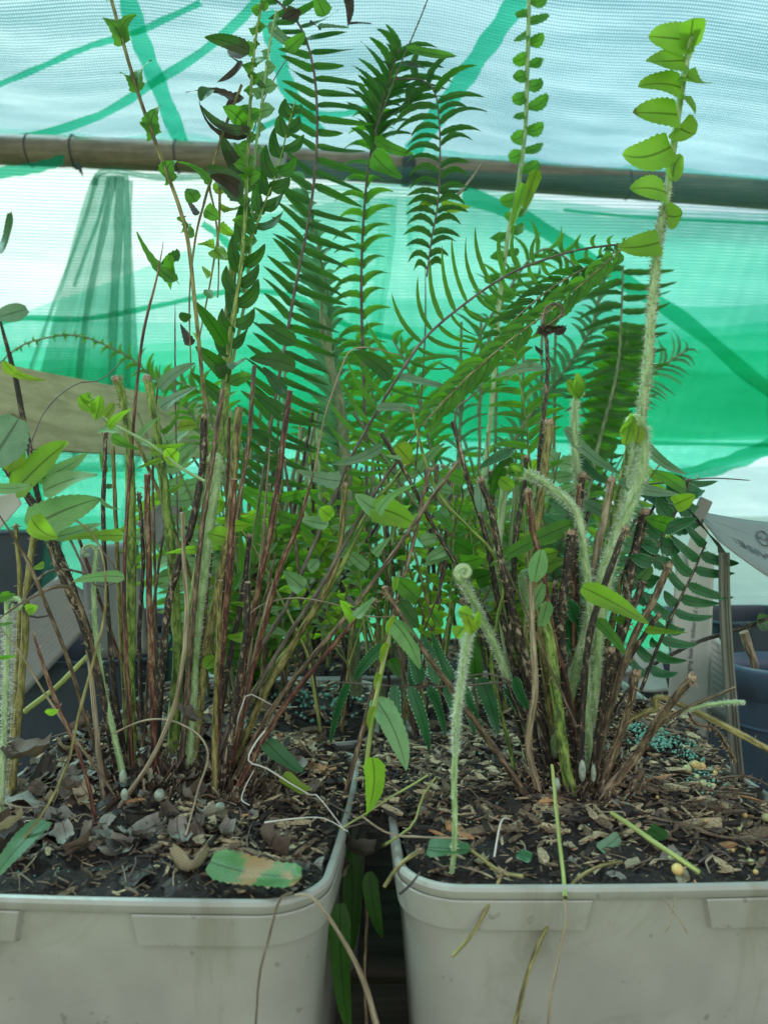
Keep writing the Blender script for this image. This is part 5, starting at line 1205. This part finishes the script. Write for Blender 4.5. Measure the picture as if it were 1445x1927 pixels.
# ------------------------------------------------------------------ dark pots at the sides
def round_pot(x, y, rt, zt, h, label, mat):
    root = thing('round_pot', (x, y, zt - h), label, 'plant pot')
    prof = [(rt * .76, zt - h), (rt * .93, zt - .02), (rt * .94, zt - .019), (rt * .975, zt - .0185), (rt * .99, zt - .003), (rt * .985, zt), (rt * .96, zt), (rt * .93, zt - .01), (rt * .74, zt - h + .004)]
    mb = MB(); n_ = 48
    vs = [(x + math.cos(2 * math.pi * j / n_) * r, y + math.sin(2 * math.pi * j / n_) * r, z) for r, z in prof for j in range(n_)]
    mb.add(vs, [(i * n_ + j, i * n_ + (j + 1) % n_, (i + 1) * n_ + (j + 1) % n_, (i + 1) * n_ + j) for i in range(len(prof) - 1) for j in range(n_)])
    mb.build('wall', mat, root)
    mb = MB()
    for dz in (.0, ):
        ring = [(x + math.cos(2 * math.pi * j / n_) * rt * .915, y + math.sin(2 * math.pi * j / n_) * rt * .915, zt - .036) for j in range(n_ + 1)]
        tube(mb, ring, [.0012] * (n_ + 1), 5, 0, 'none')
    mb.build('ridge', mat, root)
    mb = MB(); N2 = 10; vs = [(x, y, zt - .014)]
    for i in range(1, N2 + 1):
        for j in range(n_): a = 2 * math.pi * j / n_; rr = rt * .945 * i / N2; vs.append((x + math.cos(a) * rr, y + math.sin(a) * rr, zt - .016 + .004 * noise.noise(Vector((math.cos(a) * rr * 80, math.sin(a) * rr * 80, x)))))
    fs = [(0, 1 + j, 1 + (j + 1) % n_) for j in range(n_)] + [(1 + (i - 1) * n_ + j, 1 + i * n_ + j, 1 + i * n_ + (j + 1) % n_, 1 + (i - 1) * n_ + (j + 1) % n_) for i in range(1, N2) for j in range(n_)]
    mb.add(vs, fs); mb.build('soil_fill', SOIL, root)
    return root
BLUEP = potmat('dark blue pot plastic', (.055, .085, .13), .35, .3)
q = P(1478, 1246, .47); round_pot(q.x, q.y, .036, q.z, .13, 'dark blue round pot beside the stake at the right edge', BLUEP)
o, _, _ = stem(None, 'bamboo_stub', "1398,1190 1408,1215 1420,1260", .46, .46, 17, 14, 'tan', 'ring', False)
tag(o, 'short pale bamboo stub standing up from the dark blue pot at the right edge', 'stub')
make_pot(P(130, 1240, .56).x, .585, .15, .058, P(130, 1243, .53).z, .12, DARKP, 'dark blue black square pot behind the left side of the front left pot', None, .012, False)
make_pot(P(210, 1180, .68).x, .74, -.1, .055, P(200, 1175, .68).z, .14, DARKP, 'small black square pot furthest back at left, below the tilted card', None, .012, False)
make_pot(P(1300, 1300, .60).x - .0, .66, .1, .06, P(1300, 1300, .58).z, .12, DARKP, 'black square pot behind the mound of bark in the front right pot', None, .012, False)
make_pot(P(1440, 1180, .68).x + .02, .76, .1, .06, P(1440, 1175, .68).z, .14, DARKP, 'black square pot far back at the right edge, behind the dark blue one', None, .012, False)
make_pot(P(0, 1035, .95).x, 1.0, .1, .045, P(0, 1000, .95).z, .15, DARKP, 'black pot far behind the left card, under the plank', None, .012, False)

# ------------------------------------------------------------------ cards and labels
CARD = plain('pale label card', (.36, .37, .31), .5, .06, 30, .1); CARDG = plain('grey label card', (.16, .17, .15), .5, .1, 30, .1); INK = plain('label ink', (.05, .055, .05), .6, .2); INKF = plain('faded label ink', (.2, .21, .19), .6, .2)
PLAST = plain('dark grey plastic stake', (.06, .065, .06), .35, .2, 50); PLAST2 = plain('grey plastic stake', (.14, .14, .125), .4, .2, 50)
def card(name, corners, label, mat, th=.0006):
    """corners: (px, py, depth) x4, clockwise from top left"""
    c = [P(*k) for k in corners]; nrm = (c[1] - c[0]).cross(c[3] - c[0]).normalized()
    root = thing(name, c[3], label, 'label')
    mb = MB(); vs = []; K = 12
    for sgn in (0, 1):
        for i in range(K + 1):
            for j in range(K + 1):
                u, v = j / K, i / K; p = (c[0] * (1 - u) + c[1] * u) * (1 - v) + (c[3] * (1 - u) + c[2] * u) * v
                p = p + nrm * (.004 * math.sin(math.pi * u) * math.sin(math.pi * (v * .6 + .2)) + (th if sgn else 0)); vs.append(p)
    W = K + 1; fs = []
    for sgn in (0, 1):
        for i in range(K):
            for j in range(K): a = sgn * W * W + i * W + j; fs.append((a, a + 1, a + W + 1, a + W) if sgn else (a, a + W, a + W + 1, a + 1))
    ed = [i for i in range(K)] ; o2 = W * W
    for i in range(K):
        fs.append((i, i + 1, i + 1 + o2, i + o2)); a = K * W + i; fs.append((a + 1, a, a + o2, a + 1 + o2)); a = i * W; fs.append((a + W, a, a + o2, a + W + o2)); a = i * W + K; fs.append((a, a + W, a + W + o2, a + o2))
    mb.add(vs, fs); mb.build('card', mat, root)
    def at(u, v, h=.0):
        p = (c[0] * (1 - u) + c[1] * u) * (1 - v) + (c[3] * (1 - u) + c[2] * u) * v
        k = -1 if nrm.dot(Vector((0, -1, 0))) < 0 else 1
        bl = .004 * math.sin(math.pi * u) * math.sin(math.pi * (v * .6 + .2))
        return p + nrm * (bl + (th + .0003 if k > 0 else -.0003) + h * k)
    return root, at
def ink_line(root, at, u0, v0, u1, v1, w_, name='print_line', words=True):
    """a row of tiny illegible print, broken into words"""
    mb = MB(); t = 0
    while t < 1:
        ln = U(.05, .13); e = min(1, t + ln)
        a = at(u0 + (u1 - u0) * t, v0 + (v1 - v0) * t); b_ = at(u0 + (u1 - u0) * e, v0 + (v1 - v0) * e)
        dr = (b_ - a).normalized(); up = at(u0, v0 + .01) - at(u0, v0); up = (up - dr * up.dot(dr)).normalized() * w_
        if abs(v1 - v0) > abs(u1 - u0): up = (at(u0 + .01, v0) - at(u0, v0)).normalized() * w_
        n_ = 6
        vs = []
        for k in range(n_ + 1):
            p = a.lerp(b_, k / n_); hgt = U(.4, 1)
            vs += [p - up * hgt * .5, p + up * hgt * .5]
        mb.add(vs, [(k * 2, k * 2 + 2, k * 2 + 3, k * 2 + 1) for k in range(n_)])
        t = e + .025
    return mb.build(name, INKF, root, False)
def text(root, at, s, u, v, size, rot=0, flip=False, name='lettering'):
    cu = bpy.data.curves.new(name, 'FONT'); cu.body = s; cu.size = size; cu.extrude = .00005; cu.align_x = 'CENTER'; cu.align_y = 'CENTER'
    o = bpy.data.objects.new('tmp_text', cu); S.collection.objects.link(o)
    dg = bpy.context.evaluated_depsgraph_get(); me = bpy.data.meshes.new_from_object(o.evaluated_get(dg)); bpy.data.objects.remove(o)
    X = (at(u + .02, v) - at(u, v)).normalized(); Y = (at(u, v - .02) - at(u, v)); Y = (Y - X * Y.dot(X)).normalized(); Z = X.cross(Y)
    if flip: X = -X
    M = Matrix((X, Y, Z)).transposed(); Rz = Matrix.Rotation(rot, 3, 'Z'); loc = at(u, v, .0002) - Vector(root.location)
    for vt in me.vertices: vt.co = M @ (Rz @ vt.co) + loc
    me.materials.clear(); me.materials.append(INK)
    ob = bpy.data.objects.new(name, me); S.collection.objects.link(ob); ob.parent = root; return ob

# sign on a stake in the right pot
sg, at = card('plant_label', [(1310, 961, .352), (1560, 985, .40), (1600, 1165, .31), (1352, 1016, .325)], 'large pale grey plant label tilted on top of the dark stake at the right edge', CARDG)
text(sg, at, 'SƎSIWS', .38, .60, .0085, math.radians(-8)); 
ink_line(sg, at, .10, .22, .36, .26, .0006)
for k in range(5): ink_line(sg, at, .22 + .03 * k, .80 + .04 * k, .62, .84 + .04 * k, .0007)
mb = MB()
ring = [at(.46 + .045 * math.cos(a), .30 + .12 * math.sin(a), .0002) for a in [2 * math.pi * k / 24 for k in range(25)]]; tube(mb, ring, [.0003] * 25, 4, 0, 'none')
mb.build('oval_emblem', INK, sg); text(sg, at, 'RCA', .46, .30, .004)
stk = thing('label_stake', P(1392, 1455, .352), 'dark grey grooved plastic stake with bent top, at the back of the front right pot', 'stake')
mb = MB(); K = 30; vs = []
cen = resample([(1363, 1040, .33, 20), (1364, 1130, .335, 21), (1371, 1250, .34, 22), (1380, 1360, .345, 23), (1390, 1470, .352, 24)], K)
prof = [(-1, .25), (-.86, -.2), (-.5, -.2), (-.42, .1), (-.05, .1), (0, -.22), (.06, .1), (.42, .1), (.5, -.2), (.86, -.2), (1, .25), (1, .45), (-1, .45)]
for (x, y, d, w_) in cen:
    p = P(x, y, d); h = w_ / 2 * d / FPX
    for a, b_ in prof: vs.append(p + Vector((a * h, b_ * h, 0)))
nP = len(prof); mb.add(vs, [(i * nP + j, (i + 1) * nP + j, (i + 1) * nP + (j + 1) % nP, i * nP + (j + 1) % nP) for i in range(K - 1) for j in range(nP)] + [tuple(range(nP)), tuple(reversed(range((K - 1) * nP, K * nP)))])
mb.build('shaft', PLAST2, stk, False)
mb = MB(); vs = []
hd = [(1302, 968, .335, 1), (1320, 985, .333, 1), (1345, 1018, .331, 1), (1362, 1034, .33, 1), (1363, 1052, .33, 1)]
for (x, y, d, w_) in hd:
    p = P(x, y, d); 
    for a, b_ in ((-2.1, 0), (2.1, 0), (2.1, 1.6), (-2.1, 1.6)): vs.append(p + Vector((a * .001, b_ * .001 + .0005, -a * .0014)))
mb.add(vs, [(i * 4 + j, (i + 1) * 4 + j, (i + 1) * 4 + (j + 1) % 4, i * 4 + (j + 1) % 4) for i in range(4) for j in range(4)] + [(0, 1, 2, 3), (19, 18, 17, 16)])
mb.build('bent_head', PLAST, stk, False)
mb = MB()
box(mb, P(1318, 962, .345), (.006, .0015, .012), 0, 0, .0004, Matrix.Rotation(math.radians(25), 3, 'Y')); mb.build('clip', PLAST2, stk, False)
# long pale strip label
lg, at = card('plant_label', [(1272, 1040, .52), (1344, 1040, .52), (1330, 1440, .50), (1252, 1410, .50)], 'long upright cream label strip with faint vertical print, behind the right pot', CARD)
text(lg, at, 'ideal for window boxes hanging baskets indoor and outdoor ground growing', .56, .45, .0042, math.radians(90))
mb = MB(); leaf(mb, P(1330, 985, .52), P(1300, 1075, .52), .012, .003, (0, -1, .1), 0, 'oval', 10, 0, 0, 0, 0); mb.build('loop_end', CARD, lg)
dg_, at = card('plant_label', [(1334, 1190, .53), (1352, 1200, .53), (1470, 1420, .50), (1330, 1335, .52)], 'slanting pale label sheet with lines of print, between stake and dark blue pot', CARD)
for k in range(9): ink_line(dg_, at, .12, .08 + k * .085, .75, .10 + k * .085, .0009)
wl, at = card('plant_label', [(1188, 1225, .60), (1238, 1215, .60), (1258, 1300, .58), (1200, 1300, .58)], 'small plain white label leaning behind the right fern', CARD)
# left cards
lc, at = card('plant_label', [(-70, 1215, .50), (112, 1082, .52), (205, 1140, .52), (20, 1335, .50)], 'large grey card with rows of print, tilted behind the far left stalks', CARDG)
for k in range(12): ink_line(lc, at, .18, .12 + k * .065, .78, .10 + k * .065, .0009)
l2, at = card('plant_label', [(-60, 945, .46), (32, 925, .47), (42, 948, .47), (-40, 1040, .46)], 'pale blank card corner poking in at the left edge above the leaves', CARD)
l3, at = card('plant_label', [(255, 985, .47), (320, 930, .48), (345, 952, .48), (300, 1025, .47)], 'dark grey folded card holder seen between the two thick green stalks', CARDG)
ink_line(l3, at, .5, .2, .9, .2, .0012); ink_line(l3, at, .1, .5, .5, .5, .0012)
l4, at = card('plant_label', [(150, 1030, .52), (260, 1015, .54), (280, 1230, .52), (170, 1240, .5)], 'grey blank card standing upright behind the left stalks', CARDG)

# ================================================================== LITTER AND SMALL THINGS
random.seed(5)
DLM = [leafmat('dead leaf grey', (.15, .14, .12), (.34, .32, .27), .08, (.2, .15, .1), .75), leafmat('dead leaf brown', (.06, .045, .035), (.2, .155, .12), .1, (.2, .12, .05), .7),
       leafmat('dead leaf dark', (.03, .026, .023), (.07, .06, .05), .05, (.1, .08, .05), .5), leafmat('dead leaf tan', (.26, .22, .14), (.36, .31, .21), .15, (.3, .25, .1), .7)]
def curl_leaf(mb, c, sz, mt, rz, tx, ty, cv):
    M = Matrix.Rotation(rz, 3, 'Z') @ Matrix.Rotation(tx, 3, 'X') @ Matrix.Rotation(ty, 3, 'Y'); n_ = 7; vs = []; uv = []; ph = U(0, 9)
    ar = U(.55, .9)
    for i in range(n_ + 1):
        for j in range(n_ + 1):
            u = -1 + 2 * i / n_; v = -1 + 2 * j / n_
            wv = (1 - .35 * u * u) * (1 + .18 * noise.noise(Vector((u * 2.5, ph, v * 2)))) * ar; lu = 1 + .15 * noise.noise(Vector((v * 3, ph + 3, 0)))
            x = u * lu * sz; y = v * wv * sz
            z = cv * sz * (u * u * .9 + v * v * .5) + sz * .32 * noise.noise(Vector((u * 1.6 + ph, v * 1.6, ph)))
            vs.append(Vector(c) + M @ Vector((x, y, z))); uv.append((i / n_, j / n_))
    mb.add(vs, [(i * (n_ + 1) + j, (i + 1) * (n_ + 1) + j, (i + 1) * (n_ + 1) + j + 1, i * (n_ + 1) + j + 1) for i in range(n_) for j in range(n_)], mt, uv)
mb = MB(); Ml = Matrix.Rotation(LP[2], 3, 'Z')
for k in range(520):
    u, v = U(-.93, .93), U(-.9, .93)
    if u > .35 and R() < .75: continue
    if -.3 < u < .6 and v < -.62 and R() < .8: continue
    p = Ml @ Vector((u * LP[3], v * LP[3], 0)); x, y = p.x + LP[0], p.y + LP[1]; sz = U(.0022, .0066) * (1 if R() > .15 else 1.35)
    if max(abs(u), abs(v)) > .85: sz *= .6
    curl_leaf(mb, (x, y, soil_z(x, y, LPc) + U(-.0005, .0045)), sz, random.choices([0, 1, 2, 3], [5, 4, 2, 1.6])[0], U(0, 6.28), U(-.7, .7), U(-.7, .7), U(-.7, .9))
tag(mb.build('leaf_litter', DLM), 'crumpled grey and brown dead leaves covering the soil of the front left pot', 'dead leaves', None, 'stuff')
mb = MB()
for k in range(60):
    u, v = U(-.9, .9), U(-.9, .9); p = Matrix.Rotation(RPOT[2], 3, 'Z') @ Vector((u * RPOT[3], v * RPOT[3], 0)); x, y = p.x + RPOT[0], p.y + RPOT[1]
    curl_leaf(mb, (x, y, soil_z(x, y, RPc) + .001), U(.002, .004), random.choice([0, 1, 3]), U(0, 6.28), U(-.5, .5), U(-.5, .5), U(-.5, .5))
tag(mb.build('leaf_litter', DLM), 'few small dead leaf scraps among the bark of the front right pot', 'dead leaves', None, 'stuff')
def single(pxy, d, sz, mt, label, name='dead_leaf', cv=.5, rz=None):
    p = P(pxy[0], pxy[1], d); mb = MB(); curl_leaf(mb, (p.x, p.y, p.z), sz, 0, U(0, 6) if rz is None else rz, U(.2, .9), U(-.4, .4), cv)
    return tag(mb.build(name, DLM[mt]), label, 'dead leaf')
single((350, 1350), .335, 0.0062, 1, 'large upright curled brown dead leaf leaning against the stalks of the left fern')
single((125, 1575), .285, 0.0055, 0, 'folded grey dead leaf with a pale ridge, left of the bare black soil')
single((395, 1535), .29, 0.0059, 0, 'silvery grey dead leaf standing on edge just right of the round white bud')
single((20, 1555), .28, 0.0055, 3, 'tan dead leaf lying by the left edge above the pot rim')
single((55, 1420), .32, 0.0094, 1, 'wide brown dead leaf draped flat at the far left of the left pot')
single((375, 1580), .28, 0.0022, 3, 'small orange brown leaf scrap in the middle of the dead leaves', 'leaf_scrap', .1)
single((670, 1600), .30, 0.0070, 2, 'dark shrivelled leaf hanging in the gap between the two grey pots')
single((650, 1640), .30, 0.0055, 1, 'brown shrivelled leaf hanging lowest in the gap between the pots')

# fallen green leaf with tan spots
def laid(b_, t_, db, dt, w_, mat, label, bend=0, nrm=(0, -.55, .85), name='fallen_leaf'):
    mb = MB(); leaf(mb, P(b_[0], b_[1], db), P(t_[0], t_[1], dt), w_ * db / FPX, bend * db / FPX, nrm, 0, 'blunt' if name == 'fallen_leaf' else 'sword', 24, .05, .18, 0, .05)
    return tag(mb.build(name, LF[mat]), label, 'leaf')
laid((396, 1622), (568, 1650), .262, .252, 62, 'spot', 'fallen green leaf with tan blotches on the black soil of the left pot', 8)
laid((88, 1545), (-12, 1655), .272, .255, 46, 'fade', 'yellowing green leaf lying across the rim at the far left of the left pot')
laid((500, 1395), (565, 1455), .33, .315, 38, 'fade', 'half green half brown leaf lying on the chips right of the left fern')
laid((532, 1458), (578, 1490), .31, .30, 28, 'yell', 'small serrated leaf going yellow at its tip, right of the left fern', 0)
laid((805, 1595), (884, 1600), .275, .27, 46, 'fade', 'triangular pale green leaf lying behind the foot of the young fern shoot')
laid((1128, 1600), (1165, 1572), .285, .29, 26, 'grey', 'small curved grey green leaf on the bark in front of the right fern')
laid((1220, 1560), (1252, 1580), .29, .285, 34, 'dark', 'dark green scalloped leaf on the soil beside the fallen green stalk')
laid((975, 1605), (1000, 1615), .275, .27, 22, 'spore', 'tiny bluish green leaf near the rim, left of the yellow runner')
laid((640, 1700), (660, 1960), .285, .28, 44, 'dark', 'long dark green blade hanging down in the gap between the pots, lowest of all', 6, (0, -1, 0), 'hanging_leaf')
laid((695, 1640), (720, 1765), .30, .30, 32, 'dark', 'short dark green blade hanging in the gap beside the right pot', 4, (0, -1, 0), 'hanging_leaf')
laid((660, 1600), (652, 1820), .315, .31, 40, 'dark', 'dark green blade hanging deep in the gap against the left pot', -4, (.3, -1, 0), 'hanging_leaf')

def strand(name, path, d0, d1, w0, w1, mat, label, cat='strand', end='cap', **k):
    o, _, _ = stem(None, name, path, d0, d1, w0, w1, mat, end, False, **k); return tag(o, label, cat)
strand('root_strand', "648,1562 600,1500 582,1495 540,1470 500,1445 468,1432 480,1400 512,1360", .285, .33, 2.0, 4.1, 'white', 'thick white root winding over the soil to the right side of the left pot', 'root')
strand('root_strand', "440,1375 455,1330 468,1306 500,1320 520,1330 560,1330", .325, .335, 3.4, 1.4, 'white', 'thin white root looping between the stalks of the left fern', 'root')
strand('root_strand', "470,1515 455,1505 462,1480 478,1450", .30, .31, 2.0, 2.0, 'white', 'short hooked white root below the left fern', 'root')
strand('root_strand', "655,1565 610,1540 560,1540 498,1548", .28, .285, 1.4, 3.4, 'white', 'straight whitish root lying near the right rim of the left pot', 'root')
strand('dry_tendril', "350,1572 372,1490 392,1420 370,1380 320,1356 270,1356 215,1380", .285, .33, 4, 4, 'tan', 'tan tendril arching in a hoop in front of the left fern', 'tendril')
strand('dry_stalk', "555,1685 590,1690 640,1760 680,1835 700,1900 722,1990", .248, .238, 5, 13, 'tan', 'thick pale dry stalk hanging over the corner of the left pot', 'stalk')
strand('dry_tendril', "552,1680 525,1695 505,1770 488,1840 480,1960", .246, .238, 5, 4, 'brown', 'thin brown stalk hanging down the front of the left pot', 'tendril')
strand('dry_stalk', "686,1650 690,1730 686,1830 690,1940", .30, .295, 6, 7, 'brown', 'straight brown stalk hanging in the gap between the two pots', 'stalk')
strand('dry_stalk', "680,1535 730,1568 790,1575 880,1578", .29, .268, 4, 4, 'tan', 'pale dry stalk bridging the gap from the left rim to the young shoot', 'stalk')
strand('yellow_runner', "1038,1440 1044,1500 1052,1580 1060,1650 1063,1690", .306, .2525, 6, 9, 'yellow', 'bright yellow green runner falling from the right fern over the pot rim', 'runner')
strand('dry_tendril', "1062,1688 1064,1730 1050,1800 1036,1880 1028,1990", .2545, .247, 5, 6, 'tan', 'tan withered end of the runner hanging down the front of the right pot', 'tendril')
strand('olive_stalk', "1170,1622 1130,1630 1085,1655 1050,1705 1012,1780 985,1860 955,1990", .275, .246, 5, 10, 'olive', 'olive stalk with frayed ends bending over the rim of the right pot', 'stalk')
strand('olive_stalk', "945,1640 925,1690 890,1755 850,1800", .262, .25, 6, 8, 'olive', 'short olive stalk stub stuck to the front of the right pot', 'stalk', 'rag')
strand('olive_stalk', "865,1585 900,1610 940,1640 985,1650", .275, .262, 6, 8, 'olive', 'greenish brown stalk lying behind the rim of the right pot', 'stalk')
strand('green_stalk', "1150,1530 1195,1560 1240,1592 1316,1642", .298, .264, 9, 10, 'yellow', 'straight green stalk lying on the bark at lower right', 'stalk')
strand('dry_stalk', "1210,1535 1290,1552 1360,1575 1470,1582", .30, .28, 4, 6, 'brown', 'long dark brown stalk lying across the bark to the right edge', 'stalk')
strand('dry_stalk', "958,1542 943,1545 930,1612", .285, .272, 3, 4, 'white', 'bent white straw on the bark in front of the right fern', 'straw')
strand('olive_stalk', "820,1462 795,1500 778,1550 740,1580 722,1590", .31, .285, 4, 6, 'yellow', 'curved yellow olive runner at the left corner of the right pot', 'stalk')
strand('olive_stalk', "790,1600 750,1630 722,1670", .275, .27, 8, 7, 'olive', 'thick olive stub hanging off the left corner of the right pot', 'stalk', 'rag')
strand('dry_straw', "1270,1690 1262,1730 1250,1755", .2552, .2535, 3, 3, 'tan', 'crossed straw on the front of the right pot, leaning down to the left', 'straw')
strand('dry_straw', "1248,1690 1272,1722 1292,1755", .2550, .2533, 3, 3, 'tan', 'other crossed straw on the front of the right pot, leaning down to the right', 'straw')
strand('dry_twig', "790,1642 772,1665 752,1682", .262, .256, 4, 6, 'dark', 'dark twig lying over the left corner of the right pot', 'twig')
strand('root_strand', "1445,1478 1400,1460 1340,1465 1290,1452", .33, .35, 5.4, 3.4, 'brown', 'shaggy brown root along the back of the right pot', 'root', scales=2)
strand('dry_twig', "640,1560 690,1545 655,1530 600,1500", .30, .31, 3, 3, 'wire', 'thin dark twig at the right rim of the left pot', 'twig')
for (x, y, X2, Y2, d) in ((0, 1508, 75, 1520, .30), (560, 1390, 610, 1440, .34), (700, 1440, 780, 1500, .33), (1330, 1480, 1400, 1520, .32), (880, 1480, 930, 1520, .32)):
    strand('dry_twig', "%d,%d %d,%d %d,%d" % (x, y, (x + X2) / 2, (y + Y2) / 2 + 5, X2, Y2), d, d - .01, 3, 4, 'brown', 'thin brown twig lying on the potting soil', 'twig')['group'] = 'loose twigs on the soil'

# white buds at the foot of the ferns
def ball(name, px, py, d, r, mat, label, cat, sx=1, sz=1, group=None, rz=0):
    p = P(px, py, d); mb = MB(); n1, n2 = 14, 18; vs = []; rr = r * (.78 if name == 'bud' else 1) * d / FPX
    for i in range(n1 + 1):
        th_ = math.pi * i / n1
        for j in range(n2):
            a = 2 * math.pi * j / n2; k = 1 + .04 * noise.noise(Vector((math.cos(a) * 2, math.sin(a) * 2, th_ * 2 + px)))
            v = Vector((math.sin(th_) * math.cos(a) * rr * sx, math.sin(th_) * math.sin(a) * rr * sx, math.cos(th_) * rr * sz)) * k
            vs.append(p + Matrix.Rotation(rz, 3, 'Y') @ v)
    mb.add(vs, [(i * n2 + j, (i + 1) * n2 + j, (i + 1) * n2 + (j + 1) % n2, i * n2 + (j + 1) % n2) for i in range(n1) for j in range(n2)], 0, [(v.x * 30, v.z * 30) for v in vs])
    o = mb.build(name, mat); return tag(o, label, cat, group)
BUD = plain('silvery bud skin', (.24, .29, .22), .5, .4, 500); BEAD = plain('amber fertiliser bead', (.52, .38, .13), .25, .15, 120, .05); BEADG = plain('greenish fertiliser bead', (.34, .36, .16), .3, .2, 120, .05); TEAL = plain('teal mineral crumbs', (.13, .33, .25), .8, .25, 300)
for (x, y, r, lab, sx, sz, d) in ((232, 1462, 11, 'oval silvery bud at the foot of the left fern, half behind a stalk', .8, 1.5, .318), (301, 1496, 13, 'round pale blue green bud in front of the left fern, largest of its buds', 1, 1.15, .31), (414, 1518, 11, 'round cream bud between dead leaves, right of the others', 1.1, .95, .303),
        (235, 1496, 12, 'grey pointed bud at the end of the tan crossing stalk', .75, 1.3, .31), (1047, 1478, 11, 'white bud left of the foot of the right fern', .8, 1.7, .32), (1095, 1450, 11, 'pale pointed bud in the middle of the right fern base', .8, 2.4, .322), (1116, 1455, 9, 'narrow pale bud right of the right fern base', .7, 2.4, .322)):
    b_ = ball('bud', x, y, d, r, BUD, lab, 'bud', sx, sz)
ball('fertiliser_bead', 1274, 1636, .2665, 11, BEAD, 'largest yellow bead, lying against the front rim of the right pot', 'bead')
def onsoil(px, py, c):
    """depth where the sight line meets the soil of pot c"""
    d = .22
    while d < .46:
        p = P(px, py, d)
        if p.z < soil_z(p.x, p.y, c): break
        d += .0008
    return d - .0045
BG = 'small fertiliser beads scattered on the bark'
for (x, y, r, mt) in ((1308, 1440, 9, 1), (1320, 1442, 7, 1), (1292, 1447, 8, 2), (1322, 1475, 7, 2), (1333, 1482, 4, 1), (1342, 1478, 4, 1), (1326, 1544, 4, 1), (1422, 1571, 9, 2), (1401, 1534, 5, 1), (1262, 1615, 6, 2), (1412, 1622, 6, 2), (1421, 1641, 5, 1),
                      (1440, 1538, 8, 2), (1378, 1600, 4, 1), (1430, 1560, 4, 1), (1310, 1462, 5, 2), (1345, 1455, 5, 1), (1236, 1500, 3, 1), (1390, 1560, 4, 2), (1408, 1600, 5, 2)):
    ball('fertiliser_bead', x, y, onsoil(x, y, RPc), r, BEAD if mt == 1 else BEADG, 'small amber or greenish fertiliser bead on the bark of the right pot', 'bead', 1, 1, BG)
def crumbs(spots, c, label):
    mb = MB()
    for (x, y, sx, sy, n_, r0) in spots:
        for k in range(n_):
            px, py = random.gauss(x, sx), random.gauss(y, sy); d = onsoil(px, py, c)
            if d > .44: continue
            p = P(px, py, d); r = U(.4, 1) * r0 * d / FPX
            a = U(0, 6); vs = [p + Vector((math.cos(a + j * 1.26) * r * U(.7, 1.2), math.sin(a + j * 1.26) * r * U(.7, 1.2), U(-.3, .3) * r)) for j in range(5)] + [p + Vector((0, 0, r * U(.7, 1.1))), p - Vector((0, 0, r))]
            mb.add(vs, [(j, (j + 1) % 5, 5) for j in range(5)] + [((j + 1) % 5, j, 6) for j in range(5)], 0)
    return tag(mb.build('mineral_crumbs', TEAL), label, 'crumbs', None, 'stuff')
crumbs([(1225, 1385, 22, 9, 200, 4), (1190, 1368, 10, 6, 50, 4), (1270, 1400, 22, 8, 80, 4), (1300, 1420, 14, 8, 40, 4), (1318, 1452, 14, 8, 40, 4), (1340, 1480, 14, 8, 26, 4), (1140, 1420, 10, 10, 14, 4), (1180, 1500, 60, 50, 20, 3), (900, 1530, 60, 50, 16, 3)], RPc, 'patch of turquoise mineral crumbs on the bark mound of the front right pot')
crumbs([(590, 1372, 3, 3, 10, 3), (450, 1400, 60, 40, 16, 3), (120, 1640, 60, 6, 12, 3)], LPc, 'few scattered turquoise crumbs on the soil of the front left pot')
crumbs([(600, 1215, 40, 14, 150, 9), (560, 1270, 40, 20, 60, 7), (640, 1290, 30, 12, 40, 6)], bp[0][0], 'patch of turquoise mineral crumbs in the pot behind the front left one') if False else None
# turquoise crumbs in the second row pot
mb = MB(); c = bp[0][0]
for k in range(150):
    x = random.gauss(c[0] + .04, .018); y = random.gauss(c[1] + .0, .03)
    if abs(x - c[0]) > .07 or abs(y - c[1]) > .07: continue
    z = soil_z(x, y, c) + .001; r = U(.0008, .002); a = U(0, 6); p = Vector((x, y, z))
    vs = [p + Vector((math.cos(a + j * 1.26) * r, math.sin(a + j * 1.26) * r, 0)) for j in range(5)] + [p + Vector((0, 0, r)), p - Vector((0, 0, r))]
    mb.add(vs, [(j, (j + 1) % 5, 5) for j in range(5)] + [((j + 1) % 5, j, 6) for j in range(5)], 0)
tag(mb.build('mineral_crumbs', TEAL), 'turquoise mineral crumbs on the soil of the pot behind the front left one', 'crumbs', None, 'stuff')
# fine dark crumbs and fibres
mb = MB(); FIB = [ST['brown'], ST['tan'], ST['wire']]
for c in (LPc, RPc):
    for k in range(260):
        u, v = U(-.92, .92), U(-.92, .92); x, y = c[0] + u * c[3], c[1] + v * c[3]; z = soil_z(x, y, c) + .0015; a = U(0, 6.28); L = U(.004, .016)
        q0 = Vector((x, y, z)); q2 = q0 + Vector((math.cos(a) * L, math.sin(a) * L, U(-.001, .003))); 
        if max(abs((q2.x - c[0]) / c[3]), abs((q2.y - c[1]) / c[3])) > .93: continue
        q1 = q0.lerp(q2, .5) + Vector((U(-.3, .3) * L, U(-.3, .3) * L, U(0, .25) * L))
        r_ = resample([tuple(q0), tuple(q1), tuple(q2)], 7); tube(mb, r_, [U(.00012, .00035)] * 7, 4, random.choice([0, 0, 1, 2]))
tag(mb.build('root_fibres', FIB), 'fine brown root fibres tangled over the soil of the two front pots', 'root fibres', None, 'stuff')
# weed runner crossing bits at the left
bpy.context.view_layer.update()
